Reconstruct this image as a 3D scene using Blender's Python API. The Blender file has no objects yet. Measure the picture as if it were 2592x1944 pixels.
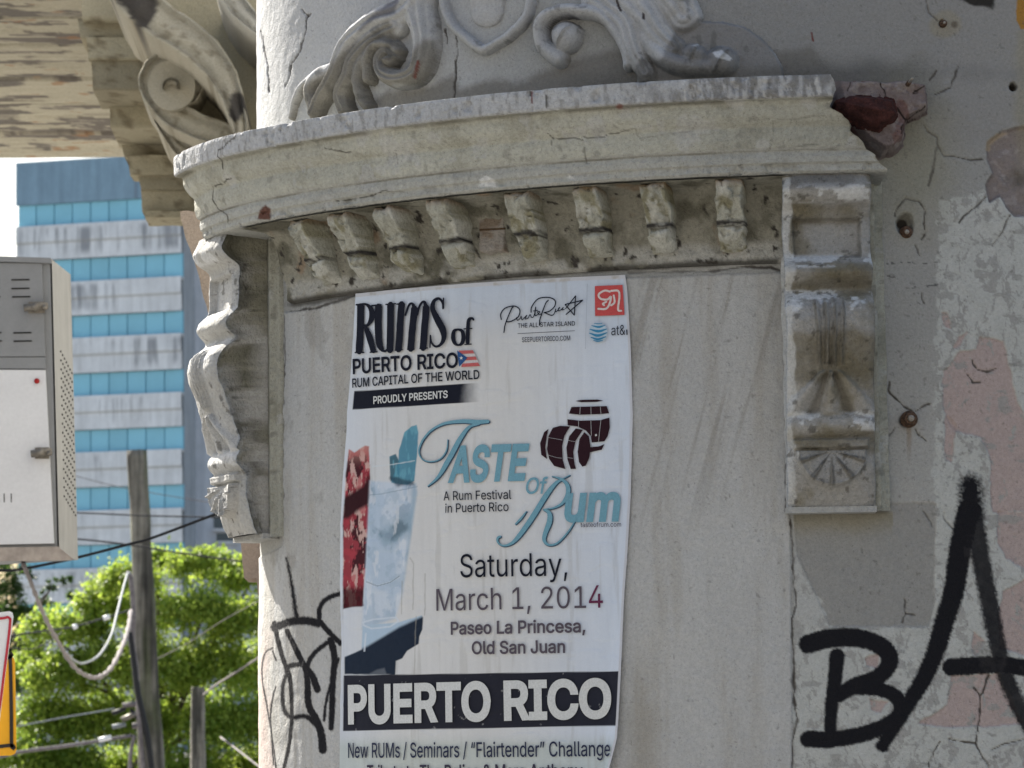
import bpy, math, random
import numpy as np
import mathutils
from mathutils import Matrix, Vector
random.seed(4); rng = np.random.default_rng(4)
R_ = math.radians
S = bpy.context.scene; C = S.collection

# ---------------------------------------------------------------- camera, light, exposure
PW, PH, F = 2592, 1944, 8006.6            # photo size and focal length in photo pixels
PITCH, ROLL, YAW, EYE = .1051, -.0143, .0378, 1.6
def _cam():
    cy, sy = math.cos(YAW), math.sin(YAW)
    fw = np.array([sy*math.cos(PITCH), cy*math.cos(PITCH), math.sin(PITCH)])
    rt = np.array([cy, -sy, 0.]); up = np.cross(rt, fw)
    r2 = rt*math.cos(ROLL)+up*math.sin(ROLL); u2 = -rt*math.sin(ROLL)+up*math.cos(ROLL)
    return fw, r2, u2
FW, RT, UP = _cam()
cd = bpy.data.cameras.new('camera'); cam = bpy.data.objects.new('camera', cd); C.objects.link(cam)
cam.matrix_world = Matrix(((RT[0], UP[0], -FW[0], 0), (RT[1], UP[1], -FW[1], 0), (RT[2], UP[2], -FW[2], EYE), (0, 0, 0, 1)))
cd.sensor_width = 36; cd.lens = F/PW*36; cd.clip_start = .1; cd.clip_end = 4000
cd.dof.use_dof = True; cd.dof.focus_distance = 5.5; cd.dof.aperture_fstop = 18
S.camera = cam
SUN_AZ, SUN_EL = R_(-36), R_(40)          # azimuth from +Y towards +X
w = bpy.data.worlds.new('World'); S.world = w; w.use_nodes = True
nt = w.node_tree; sky = nt.nodes.new('ShaderNodeTexSky'); sky.sky_type = 'NISHITA'; sky.sun_disc = False
sky.sun_elevation = SUN_EL; sky.sun_rotation = SUN_AZ; sky.air_density = 1.2; sky.dust_density = 3.0; sky.ozone_density = 1.0
bg = nt.nodes['Background']; bg.inputs['Strength'].default_value = .068
nt.links.new(sky.outputs[0], bg.inputs[0])
sl = bpy.data.lights.new('sun', 'SUN'); sl.energy = 5.0; sl.angle = R_(.5); sl.color = (1, .95, .86)
so = bpy.data.objects.new('sun', sl); C.objects.link(so)
sd = Vector((math.sin(SUN_AZ)*math.cos(SUN_EL), math.cos(SUN_AZ)*math.cos(SUN_EL), math.sin(SUN_EL)))
so.rotation_euler = sd.to_track_quat('Z', 'Y').to_euler(); so.location = (0, 0, 20)
S.view_settings.view_transform = 'Standard'; S.view_settings.look = 'None'
S.view_settings.exposure = 1.6; S.view_settings.gamma = 1

# ---------------------------------------------------------------- numpy helpers
def A(*v): return np.array(v, float)
def rays(px, py):
    px = np.asarray(px, float); py = np.asarray(py, float)
    d = FW + ((px-PW/2)/F)[..., None]*RT - ((py-PH/2)/F)[..., None]*UP
    return d
EYEV = A(0, 0, EYE)
def proj(X):
    X = np.asarray(X, float)-EYEV; d = X@FW
    return PW/2+F*(X@RT)/d, PH/2-F*(X@UP)/d
def at(px, py, Y):                        # world point on the photo ray at y = Y
    d = rays(px, py); return EYEV + d*(np.asarray(Y, float)/d[..., 1])[..., None]
def hit_plane(px, py, p0, n):
    d = rays(px, py); t = ((p0-EYEV)@n)/(d@n); return EYEV + d*t[..., None]
# plan curve of the corner wall: straight for s>0, radius R2 then R1 round the corner
DW, X0, R1, R2, PH1 = 5.3, .8086, .4446, 1.2648, .8581
S1 = R2*PH1; CX1 = X0-(R2-R1)*math.sin(PH1); CY1 = DW+R2-(R2-R1)*math.cos(PH1)
SE = S1+R1*(math.pi/2-PH1)                # end of the curve, then straight back
def W(s, z, off=0.):
    s = np.asarray(s, float); z = np.asarray(z, float); off = np.asarray(off, float)
    s, z, off = np.broadcast_arrays(s, z, off)
    ph = np.where(s > 0, 0, np.where(s > -S1, -s/R2, np.minimum(PH1+(-s-S1)/R1, math.pi/2)))
    sn, cs = np.sin(ph), np.cos(ph)
    x = np.where(s > 0, X0+s, np.where(s > -S1, X0-R2*sn, CX1-R1*sn)) - off*sn
    y = np.where(s > 0, DW, np.where(s > -S1, DW+R2-R2*cs, CY1-R1*cs)) - off*cs + np.where(s < -SE, -s-SE, 0)
    return np.stack([x, y, z], -1)
def nrm_at(s):
    ph = 0 if s > 0 else (-s/R2 if s > -S1 else min(PH1+(-s-S1)/R1, math.pi/2)); return ph
_sg = np.linspace(-SE-.0, 3.0, 6000)
def SZ(px, py, off=0.):                   # photo pixel -> (s, z) on the wall
    px = np.atleast_1d(np.asarray(px, float)); py = np.atleast_1d(np.asarray(py, float))
    pts = W(_sg, 0., off); az = np.arctan2(pts[:, 0], pts[:, 1])
    d = rays(px, py); a = np.arctan2(d[:, 0], d[:, 1])
    k = np.argmin(az); s = np.interp(a, az[k:], _sg[k:])
    P = W(s, 0., off); h = np.hypot(P[:, 0], P[:, 1]); z = EYE + d[:, 2]/np.hypot(d[:, 0], d[:, 1])*h
    return np.stack([s, z], -1)
def _hash(i, j, k, seed):
    h = (i*np.uint32(374761393) + j*np.uint32(668265263) + k*np.uint32(2147483647) + np.uint32(seed*1013904223 & 0xffffffff))
    h = (h ^ (h >> np.uint32(13)))*np.uint32(1274126177); h ^= h >> np.uint32(16)
    h = h*np.uint32(2246822519); h ^= h >> np.uint32(15)
    return h.astype(np.float32)/np.float32(4294967295.)
def vnoise(P, seed=0):
    P = np.asarray(P, np.float32)+np.float32(1000); f = np.floor(P); t = P-f; t = t*t*(3-2*t)
    I = f.astype(np.uint32); r = 0
    for a in (0, 1):
        for b in (0, 1):
            for c in (0, 1):
                wgt = (t[..., 0] if a else 1-t[..., 0])*(t[..., 1] if b else 1-t[..., 1])*(t[..., 2] if c else 1-t[..., 2])
                r = r+wgt*_hash(I[..., 0]+np.uint32(a), I[..., 1]+np.uint32(b), I[..., 2]+np.uint32(c), seed)
    return r
def fbm(P, sc=1., oc=4, seed=0, stretch=(1, 1, 1)):
    P = np.asarray(P)*np.array(stretch)*sc; r = 0; a = .5; n = 0
    for o in range(oc):
        r = r+a*vnoise(P*2.03**o+o*7.3, seed+o); n += a; a *= .55
    return r/n                           # 0..1, mean .5
def sm(e0, e1, x): t = np.clip((x-e0)/(e1-e0), 0, 1); return t*t*(3-2*t)
def mixc(c, col, m): return c*(1-m[..., None]) + np.array(col)*m[..., None]
def dpoly(x, y, pts, closed=False):       # distance and fraction along a polyline
    pts = np.asarray(pts, float); n = len(pts); best = np.full(x.shape, 1e9); frac = np.zeros(x.shape)
    rg = range(n if closed else n-1)
    for i in rg:
        a = pts[i]; b = pts[(i+1) % n]; d = b-a; L = d@d+1e-12
        t = np.clip(((x-a[0])*d[0]+(y-a[1])*d[1])/L, 0, 1)
        q = np.hypot(x-a[0]-t*d[0], y-a[1]-t*d[1]); m = q < best
        best = np.where(m, q, best); frac = np.where(m, (i+t)/max(1, n-1), frac)
    return best, frac
def sdf(x, y, pts):                       # >0 inside
    d, _ = dpoly(x, y, pts, True); pts = np.asarray(pts, float); ins = np.zeros(x.shape, bool); n = len(pts)
    for i in range(n):
        a = pts[i]; b = pts[(i+1) % n]
        if a[1] == b[1]: continue
        c = ((a[1] > y) != (b[1] > y)) & (x < (b[0]-a[0])*(y-a[1])/(b[1]-a[1])+a[0]); ins ^= c
    return np.where(ins, d, -d)
def smooth_line(pts, k=6):                # Catmull-Rom
    pts = [np.array(p, float) for p in pts]
    if len(pts) < 3: return np.array(pts)
    P = [2*pts[0]-pts[1]]+pts+[2*pts[-1]-pts[-2]]; out = []
    for i in range(1, len(P)-2):
        for j in range(k):
            t = j/k; out.append(.5*((2*P[i])+(-P[i-1]+P[i+1])*t+(2*P[i-1]-5*P[i]+4*P[i+1]-P[i+2])*t*t+(-P[i-1]+3*P[i]-3*P[i+1]+P[i+2])*t**3))
    out.append(pts[-1]); return np.array(out)
# zoom frames used when reading the photograph: origin and scale
def Z(o, pts, k=2.56): return [(o[0]+p[0]/k, o[1]+p[1]/k)+tuple(p[2:]) for p in pts]
Z00, Z10, Z20 = (0, 0), (0, 648), (0, 1296); ZT4 = (648, 0); ZT1 = (1296, 0); ZT2 = (1728, 0); ZT3 = (1728, 648); ZRR = (1728, 1296)
PA, PB, PC = (850, 680), (850, 1000), (850, 1380); PK = 2.765

# ---------------------------------------------------------------- object helpers
def tag(o, label=None, cat=None, group=None, kind=None):
    if label: o['label'] = label
    if cat: o['category'] = cat
    if group: o['group'] = group
    if kind: o['kind'] = kind
    return o
def empty(name, loc, label, cat, group=None):
    o = bpy.data.objects.new(name, None); C.objects.link(o); o.location = loc; o.empty_display_size = .2
    return tag(o, label, cat, group)
def mesh(name, V, Fc, mat=None, parent=None, col=None, smooth=True, mats=None, midx=None):
    me = bpy.data.meshes.new(name); V = np.asarray(V, np.float32).reshape(-1, 3)
    if parent is not None: V = V-np.array(parent_world(parent), np.float32)
    if isinstance(Fc, np.ndarray) and Fc.ndim == 2:
        n = Fc.shape[1]; me.vertices.add(len(V)); me.vertices.foreach_set('co', V.ravel())
        me.loops.add(Fc.size); me.loops.foreach_set('vertex_index', Fc.ravel().astype(np.int32))
        me.polygons.add(len(Fc)); me.polygons.foreach_set('loop_start', np.arange(0, Fc.size, n, dtype=np.int32))
        me.update(calc_edges=True)
    else:
        me.from_pydata([tuple(map(float, v)) for v in V], [], [tuple(map(int, f)) for f in Fc]); me.update()
    if smooth: me.polygons.foreach_set('use_smooth', np.ones(len(me.polygons), bool))
    if col is not None:
        a = me.color_attributes.new('Col', 'FLOAT_COLOR', 'POINT'); c = np.ones((len(V), 4), np.float32)
        c[:, :3] = np.clip(np.asarray(col).reshape(-1, 3) if np.ndim(col) > 1 else np.tile(col, (len(V), 1)), 0, 1); a.data.foreach_set('color', c.ravel())
    if mat: me.materials.append(mat)
    me.validate()
    o = bpy.data.objects.new(name, me); C.objects.link(o)
    if parent is not None: o.parent = parent
    return o
def parent_world(p):
    v = A(0, 0, 0)
    while p is not None: v = v+np.array(p.location[:]); p = p.parent
    return v
def gridF(nu, nv, flip=False):
    i = np.arange(nu-1)[:, None]; j = np.arange(nv-1)[None]; a = i*nv+j
    q = np.stack([a, a+nv, a+nv+1, a+1], -1).reshape(-1, 4)
    return q[:, ::-1].copy() if flip else q
class MB:
    def __init__(s): s.V = []; s.F = []; s.n = 0
    def add(s, V, Fc):
        s.V.append(np.asarray(V, float).reshape(-1, 3)); s.F += [tuple(int(i)+s.n for i in f) for f in Fc]; s.n += len(s.V[-1]); return s
    def box(s, c, h, ax=None):
        ax = np.eye(3) if ax is None else np.asarray(ax, float)
        V = [np.array(c)+a*h[0]*ax[0]+b*h[1]*ax[1]+d*h[2]*ax[2] for a in (-1, 1) for b in (-1, 1) for d in (-1, 1)]
        return s.add(V, [(0, 1, 3, 2), (4, 6, 7, 5), (0, 4, 5, 1), (2, 3, 7, 6), (0, 2, 6, 4), (1, 5, 7, 3)])
    def hexa(s, Q, d):                    # quad Q (4 points) pushed along d
        Q = np.asarray(Q, float); V = np.vstack([Q, Q+d]); return s.add(V, [(0, 1, 2, 3), (7, 6, 5, 4), (0, 4, 5, 1), (1, 5, 6, 2), (2, 6, 7, 3), (3, 7, 4, 0)])
    def prism(s, P, d):
        P = np.asarray(P, float); n = len(P); V = np.vstack([P, P+d])
        return s.add(V, [tuple(range(n)), tuple(range(2*n-1, n-1, -1))]+[(i, i+n, (i+1) % n+n, (i+1) % n) for i in range(n)])
    def tube(s, P, r, k=8, cap=True):
        P = np.asarray(P, float); n = len(P); r = np.broadcast_to(r, (n,)); T = np.gradient(P, axis=0); V = []
        u = np.cross(T[0], (0, 0, 1.)); u = np.cross(T[0], (0, 1., 0)) if np.linalg.norm(u) < 1e-6 else u
        for i in range(n):
            t = T[i]/np.linalg.norm(T[i]); u = u-t*(u@t); u /= np.linalg.norm(u); v = np.cross(t, u)
            for j in range(k):
                a = 2*math.pi*j/k; V.append(P[i]+r[i]*(math.cos(a)*u+math.sin(a)*v))
        Fc = [(i*k+j, i*k+(j+1) % k, (i+1)*k+(j+1) % k, (i+1)*k+j) for i in range(n-1) for j in range(k)]
        if cap: Fc += [tuple(range(k))[::-1], tuple(range((n-1)*k, n*k))]
        return s.add(V, Fc)
    def build(s, name, mat, parent=None, col=None, smooth=False):
        return mesh(name, np.vstack(s.V), s.F, mat, parent, col, smooth)

# ---------------------------------------------------------------- materials
def mat(name, color=(.5, .5, .5), rough=.85, attr=False, n1=None, n2=None, bump=None, speck=None, metal=0, spec=.3, transl=None, streak=None, coords='Object'):
    m = bpy.data.materials.new(name); m.use_nodes = True; t = m.node_tree; N = t.nodes; L = t.links
    b = N['Principled BSDF']; b.inputs['Roughness'].default_value = rough; b.inputs['Metallic'].default_value = metal
    b.inputs['Specular IOR Level'].default_value = spec
    tc = N.new('ShaderNodeTexCoord')
    if attr: a = N.new('ShaderNodeAttribute'); a.attribute_name = 'Col'; cur = a.outputs['Color']
    else: a = N.new('ShaderNodeRGB'); a.outputs[0].default_value = (*color, 1); cur = a.outputs[0]
    def noise(sc, det=4, st=None, rgh=.6):
        n = N.new('ShaderNodeTexNoise'); n.inputs['Scale'].default_value = sc; n.inputs['Detail'].default_value = det; n.inputs['Roughness'].default_value = rgh
        if st: mp = N.new('ShaderNodeMapping'); mp.inputs['Scale'].default_value = st; L.new(tc.outputs[coords], mp.inputs[0]); L.new(mp.outputs[0], n.inputs[0])
        else: L.new(tc.outputs[coords], n.inputs[0])
        return n.outputs['Fac']
    def mul(cur, fac, lo, hi, f0=.3, f1=.7):
        mr = N.new('ShaderNodeMapRange'); L.new(fac, mr.inputs[0]); mr.inputs[1].default_value = f0; mr.inputs[2].default_value = f1
        mr.inputs[3].default_value = lo; mr.inputs[4].default_value = hi
        mx = N.new('ShaderNodeVectorMath'); mx.operation = 'SCALE'; L.new(cur, mx.inputs[0]); L.new(mr.outputs[0], mx.inputs['Scale']); return mx.outputs[0]
    if n1: cur = mul(cur, noise(n1[0]), 1-n1[1], 1+n1[1])
    if n2: cur = mul(cur, noise(n2[0]), 1-n2[1], 1+n2[1])
    if streak: cur = mul(cur, noise(streak[0], 4, streak[2]), 1-streak[1], 1+streak[1]*.5)
    if speck: cur = mul(cur, noise(speck[0], 2, speck[3] if len(speck) > 3 else None, .4), speck[2], 1., speck[1]-.03, speck[1]+.02)
    L.new(cur, b.inputs['Base Color'])
    if bump:
        prev = None
        for sc, dist in bump:
            bp = N.new('ShaderNodeBump'); bp.inputs['Distance'].default_value = dist; bp.inputs['Strength'].default_value = 1
            L.new(noise(sc), bp.inputs['Height'])
            if prev: L.new(prev, bp.inputs['Normal'])
            prev = bp.outputs[0]
        L.new(prev, b.inputs['Normal'])
    if transl:
        tr = N.new('ShaderNodeBsdfTranslucent'); L.new(cur, tr.inputs[0]); mx = N.new('ShaderNodeMixShader'); mx.inputs[0].default_value = transl
        L.new(b.outputs[0], mx.inputs[1]); L.new(tr.outputs[0], mx.inputs[2]); L.new(mx.outputs[0], N['Material Output'].inputs[0])
    return m
M = {}
M['plaster'] = mat('plaster', attr=True, rough=.93, spec=.15, n1=(190, .10), n2=(900, .10), bump=[(60, .0035), (330, .0016)], speck=(520, .31, .62))
M['stone'] = mat('weathered_stone', attr=True, rough=.95, spec=.12, n1=(150, .14), n2=(700, .12), bump=[(45, .006), (210, .0035)], speck=(420, .31, .6))
M['paper'] = mat('poster_paper', attr=True, rough=.75, spec=.12, n1=(500, .03), bump=[(9, .004), (70, .0006)], streak=(8, .04, (9, 9, .6)))
M['ink'] = mat('ink', attr=True, rough=.8, spec=.1, n1=(350, .12))
M['terra'] = mat('terracotta', (.062, .021, .017), rough=.9, n1=(60, .4), n2=(300, .35), bump=[(120, .006), (40, .01)])
M['rust'] = mat('rusty_bolt', (.12, .075, .05), rough=.7, metal=.4, n1=(200, .5), bump=[(300, .001)])
M['dark'] = mat('dark_hole', (.012, .011, .01), rough=.9)
M['teal'] = mat('teal_panel', attr=True, rough=.35, spec=.5, n1=(.8, .05))
M['conc'] = mat('far_concrete', attr=True, rough=.9, n1=(1.2, .06), n2=(9, .05), streak=(1.2, .16, (2.2, 2.2, .18)))
M['glassdark'] = mat('dark_window_glass', (.05, .07, .09), rough=.15, spec=.6)
M['pole'] = mat('weathered_pole_wood', attr=True, rough=.9, n1=(5, .25), streak=(6, .6, (3, 3, .12)), bump=[(12, .02)])
M['cabgrey'] = mat('cabinet_grey_paint', (.23, .235, .24), rough=.55, n1=(14, .06), n2=(150, .04))
M['cabwhite'] = mat('cabinet_white_door', (.66, .66, .67), rough=.5, n1=(5, .05), n2=(90, .04))
M['cabside'] = mat('cabinet_side_metal', (.40, .395, .375), rough=.5, n1=(9, .08), streak=(8, .12, (6, 6, .5)))
M['cabund'] = mat('cabinet_worn_frame', (.36, .31, .27), rough=.7, n1=(30, .25))
M['latch'] = mat('latch_metal', (.22, .20, .17), rough=.5, metal=.5, n1=(60, .3))
M['red'] = mat('red_lens', (.35, .015, .015), rough=.4)
M['cable'] = mat('black_cable', (.018, .018, .02), rough=.6)
M['cablegrey'] = mat('grey_cable_wrap', (.17, .15, .15), rough=.8, n1=(20, .4))
M['cablepale'] = mat('pale_cable', (.20, .22, .23), rough=.6, n1=(15, .2))
M['signwhite'] = mat('sign_white', (.72, .73, .75), rough=.4, n1=(8, .04))
M['signred'] = mat('sign_red', (.45, .03, .05), rough=.4)
M['signyellow'] = mat('sign_yellow', (.70, .34, .012), rough=.45, n1=(10, .08))
M['signblack'] = mat('sign_black', (.02, .016, .016), rough=.5)
M['leaf'] = mat('leaf', attr=True, rough=.5, spec=.35, transl=.58)
M['bark'] = mat('bark', (.10, .08, .06), rough=.95, n1=(6, .4), bump=[(9, .03)])
M['wood'] = mat('peeling_painted_wood', attr=True, rough=.85, n1=(60, .12), n2=(300, .12), streak=(25, .07, (.5, 9, 9)), bump=[(30, .004), (160, .002)])
M['ground'] = mat('ground_concrete', (.21, .205, .195), rough=.9, n1=(.5, .12), n2=(12, .15), bump=[(30, .004)])
M['soil'] = mat('asphalt', (.09, .09, .088), rough=.9, n1=(1, .15), n2=(40, .25), bump=[(80, .004)])

# ---------------------------------------------------------------- ground
def flat(name, x0, x1, y0, y1, z, m, label):
    o = mesh(name, [(x0, y0, z), (x1, y0, z), (x1, y1, z), (x0, y1, z)], [(0, 1, 2, 3)], m, smooth=False); tag(o, label, kind='structure'); return o
flat('ground', -1500, 1500, -1500, 1500, 0, M['ground'], 'pale sunlit ground stretching away from the corner')
flat('road', -40, 40, -9, 2.6, .004, M['soil'], 'asphalt street in front of the corner building')

def opposite():  # never in view; added to bounce sunlight onto the shaded wall
    e = empty('bounce_building', (-4, -11.5, 0), 'unseen cream two storey building added behind the viewer to bounce light', 'building')
    cr = mat('cream_render', (.26, .245, .225), rough=.9, n1=(1, .08), n2=(9, .06)); m = MB().box((-6, -12.5, 4.6), (26, .6, 4.6)); m.build('wall', cr, e)
    m = MB().box((-6, -11.8, 9.3), (26.3, .35, .12)).build('roof_edge', cr, e)
    for j in range(2):
        for i in range(13): f = MB().box((-30+i*4, -11.88, 2.2+j*3.9), (.62, .05, 1.0)).build('window', M['cabgrey'], e); MB().box((-30+i*4, -11.82, 2.2+j*3.9), (.52, .02, .9)).build('pane', M['glassdark'], f)
opposite()

# ================================================================= CORNER BUILDING
bld = empty('corner_building', (0.6, DW+.3, 0), 'weathered plaster building with a rounded corner, carved cornice and consoles', 'building')
ZA, ZC, ZD = EYE+1.0511, EYE+.8973, EYE+.7622      # cornice top, cornice lip, frieze bottom

cracks = [Z(ZRR, p) for p in (
    [(690, 20), (715, 200), (720, 420), (740, 600), (705, 690), (715, 880), (720, 1100), (725, 1250), (745, 1350), (705, 1500), (710, 1659), (712, 1900)],
    [(1880, 1140), (1930, 1190), (1925, 1300), (1910, 1400), (1905, 1500), (1930, 1570), (1990, 1659)], [(1985, 1060), (1950, 1170), (1930, 1190)],
    [(1720, 1470), (1800, 1490), (1905, 1500)], [(1670, 1490), (1620, 1560), (1595, 1659)], [(1440, 560), (1450, 660), (1420, 720)], [(1450, 660), (1500, 668)],
    [(1690, 0), (1700, 50), (1745, 100)], [(1560, 0), (1610, 60), (1620, 90)], [(2000, 1540), (2100, 1500), (2212, 1470)])]
cracks += [Z(ZT2, p) for p in (
    [(1560, 810), (1590, 860), (1650, 890), (1650, 950), (1700, 1010), (1780, 1020), (1860, 1035), (1940, 1030)], [(1640, 960), (1620, 1100), (1590, 1200)],
    [(1450, 1285), (1530, 1305), (1570, 1370), (1560, 1450), (1570, 1500), (1540, 1545)], [(1450, 1285), (1390, 1340), (1375, 1400)],
    [(1970, 1280), (1900, 1340), (1820, 1400), (1790, 1440)], [(2120, 1400), (2060, 1520), (2015, 1590)], [(1780, 430), (1760, 510), (1735, 570), (1640, 610)],
    [(1600, 520), (1640, 460)], [(1510, 1590), (1540, 1659)], [(1580, 0), (1590, 80), (1650, 130)])]
cracks += [Z(ZT3, p) for p in (
    [(1335, 820), (1340, 890), (1380, 930), (1430, 970), (1490, 1010)], [(1510, 1010), (1560, 970), (1600, 960)], [(1510, 1120), (1540, 1170), (1575, 1200)],
    [(1880, 680), (1910, 740), (1970, 755), (2040, 730)], [(1850, 770), (1880, 820), (1930, 820)], [(665, 90), (668, 700), (675, 1659)], [(1550, 240), (1560, 300)],
    [(1340, 1160), (1370, 1110)])]
cracks += [Z(ZT4, p) for p in ([(1300, 210), (1305, 340), (1295, 450), (1290, 630)], [(330, 90), (320, 200), (290, 320), (240, 400)], [(290, 60), (330, 110), (350, 90)],
    [(230, 400), (220, 480), (190, 560)], [(30, 200), (50, 330), (70, 430), (80, 600)], [(1230, 190), (1235, 280)])]
cracks += [[(722, 800), (724, 900), (720, 1000), (718, 1250), (716, 1340)], [(735, 788), (800, 779), (880, 756), (905, 744)],
           [(1590, 690), (1700, 687), (1810, 684), (1900, 676), (1950, 675), (1985, 690)]]
thin = set(range(1, len(cracks)-3))
SH = [Z(ZT3, [(1930, 530), (2080, 550), (2110, 640), (2150, 900), (2212, 1010), (2300, 1659), (2010, 1659), (1990, 1300), (1930, 1180), (1770, 1130), (1690, 1000), (1690, 750), (1800, 620), (1900, 600)]),
      Z(ZT3, [(1660, 350), (1720, 360), (1745, 480), (1700, 470), (1680, 410)]), Z(ZT3, [(1790, 520), (1840, 500), (1800, 580), (1760, 590)]),
      Z(ZT3, [(1700, 1020), (1770, 1100), (1745, 1350), (1705, 1300)]),
      Z(ZRR, [(2050, 0), (2300, 0), (2300, 400), (2200, 360), (2100, 300), (2040, 200)]), Z(ZRR, [(2080, 520), (2212, 440), (2300, 440), (2300, 960), (2060, 880), (2040, 700)]),
      Z(ZRR, [(1890, 780), (1960, 830), (1900, 930), (1860, 850)]), Z(ZRR, [(1740, 1060), (2040, 1050), (2230, 1380), (1700, 1390), (1500, 1370), (1640, 1310), (1720, 1250)]),
      Z(ZRR, [(1200, 1200), (1330, 1230), (1290, 1310), (1220, 1290)]), Z(ZRR, [(1170, 940), (1270, 920), (1260, 1010), (1190, 1000)]), Z(ZRR, [(2230, 1500), (2400, 1450), (2400, 1700), (2200, 1659)])]
GREY = Z(ZRR, [(722, -60), (1640, -60), (1630, 600), (1600, 740), (960, 745), (742, 280)])
CONC = Z(ZT2, [(1970, 920), (2070, 850), (2150, 820), (2400, 800), (2400, 1450), (2212, 1400), (2150, 1400), (2100, 1340), (2060, 1270), (1990, 1310), (1970, 1200), (2010, 1120), (1970, 1040)])
WHITEZ = [(2372, 505), (2700, 470), (2700, 2100), (2010, 2100), (2012, 1640), (2040, 1580), (2100, 1590), (2350, 1590), (2365, 1300)]
CHIPW = [Z(ZRR, [(735, 265), (800, 440), (900, 580), (970, 742), (850, 760), (725, 700), (735, 500)])]
# graffiti strokes, photo pixels: (points, radius start, radius end, softness, strength)
GR = [(Z(ZRR, [(815, 855), (950, 820), (1120, 815), (1270, 860), (1338, 930), (1330, 1000), (1250, 1080), (1130, 1120), (1010, 1185)]), 25, 20, 3, 1),
      (Z(ZRR, [(1130, 1140), (1280, 1150), (1385, 1200), (1412, 1270), (1370, 1350), (1230, 1420), (1100, 1455), (940, 1475), (815, 1470)]), 18, 22, 3, 1),
      (Z(ZRR, [(1000, 935), (985, 1100), (965, 1250), (955, 1420), (945, 1500)]), 20, 14, 3, 1),
      (Z(ZRR, [(1860, -10), (1830, 100), (1790, 300), (1760, 500), (1700, 700), (1640, 900), (1550, 1100), (1430, 1290), (1350, 1420), (1295, 1515)]), 32, 17, 4, 1),
      (Z(ZRR, [(1870, 0), (1900, 120), (1950, 400), (2010, 700), (2060, 950), (2130, 1150), (2212, 1330), (2300, 1480)]), 26, 19, 6, .96),
      (Z(ZRR, [(1740, 1005), (1900, 995), (2050, 990), (2212, 1010), (2300, 1040)]), 23, 21, 3, 1),
      ([(2456, 1228), (2458, 1300)], 27, 34, 13, 1)]
GL = [([(1868, 300), (1900, 480), (1932, 690)], 4, 8, 4), ([(1790, 750), (1900, 710), (1990, 705), (2070, 720)], 13, 14, 3),
      ([(2075, 720), (2080, 620), (2130, 560), (2212, 530), (2300, 522)], 8, 8, 2), ([(2080, 710), (2150, 790), (2212, 850)], 9, 9, 2),
      ([(1790, 720), (1830, 900), (1860, 1000), (1890, 1100), (1900, 1300), (1890, 1450), (1870, 1580), (1840, 1700)], 8, 6, 2),
      ([(1870, 770), (1920, 880), (1970, 980), (2030, 1060), (2065, 1150)], 8, 12, 2), ([(1780, 880), (1730, 920), (1710, 1050), (1740, 1250), (1770, 1450), (1790, 1600), (1800, 1700)], 2.5, 3, 2),
      ([(1800, 1130), (1780, 1200), (1765, 1330), (1780, 1640)], 3, 3, 2), ([(1870, 1060), (1870, 1010), (1920, 990), (1980, 1000), (2000, 1100), (2010, 1250), (2060, 1350), (2090, 1440), (2100, 1540)], 7, 14, 2),
      ([(1860, 1060), (1842, 1150), (1850, 1280), (1900, 1330), (1990, 1325), (2070, 1390)], 6, 9, 3), ([(2150, 830), (2175, 950), (2165, 1100), (2160, 1300), (2155, 1400)], 12, 9, 2),
      ([(2150, 830), (2060, 900), (2005, 980), (2010, 1060)], 8, 8, 2), ([(2200, 950), (2130, 1200), (2110, 1350)], 5, 5, 2), ([(1780, 900), (1800, 960)], 3, 3, 2)]
GR += [(Z(Z20, a), b*.78, c*.78, d, 1) for a, b, c, d in GL]

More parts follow.
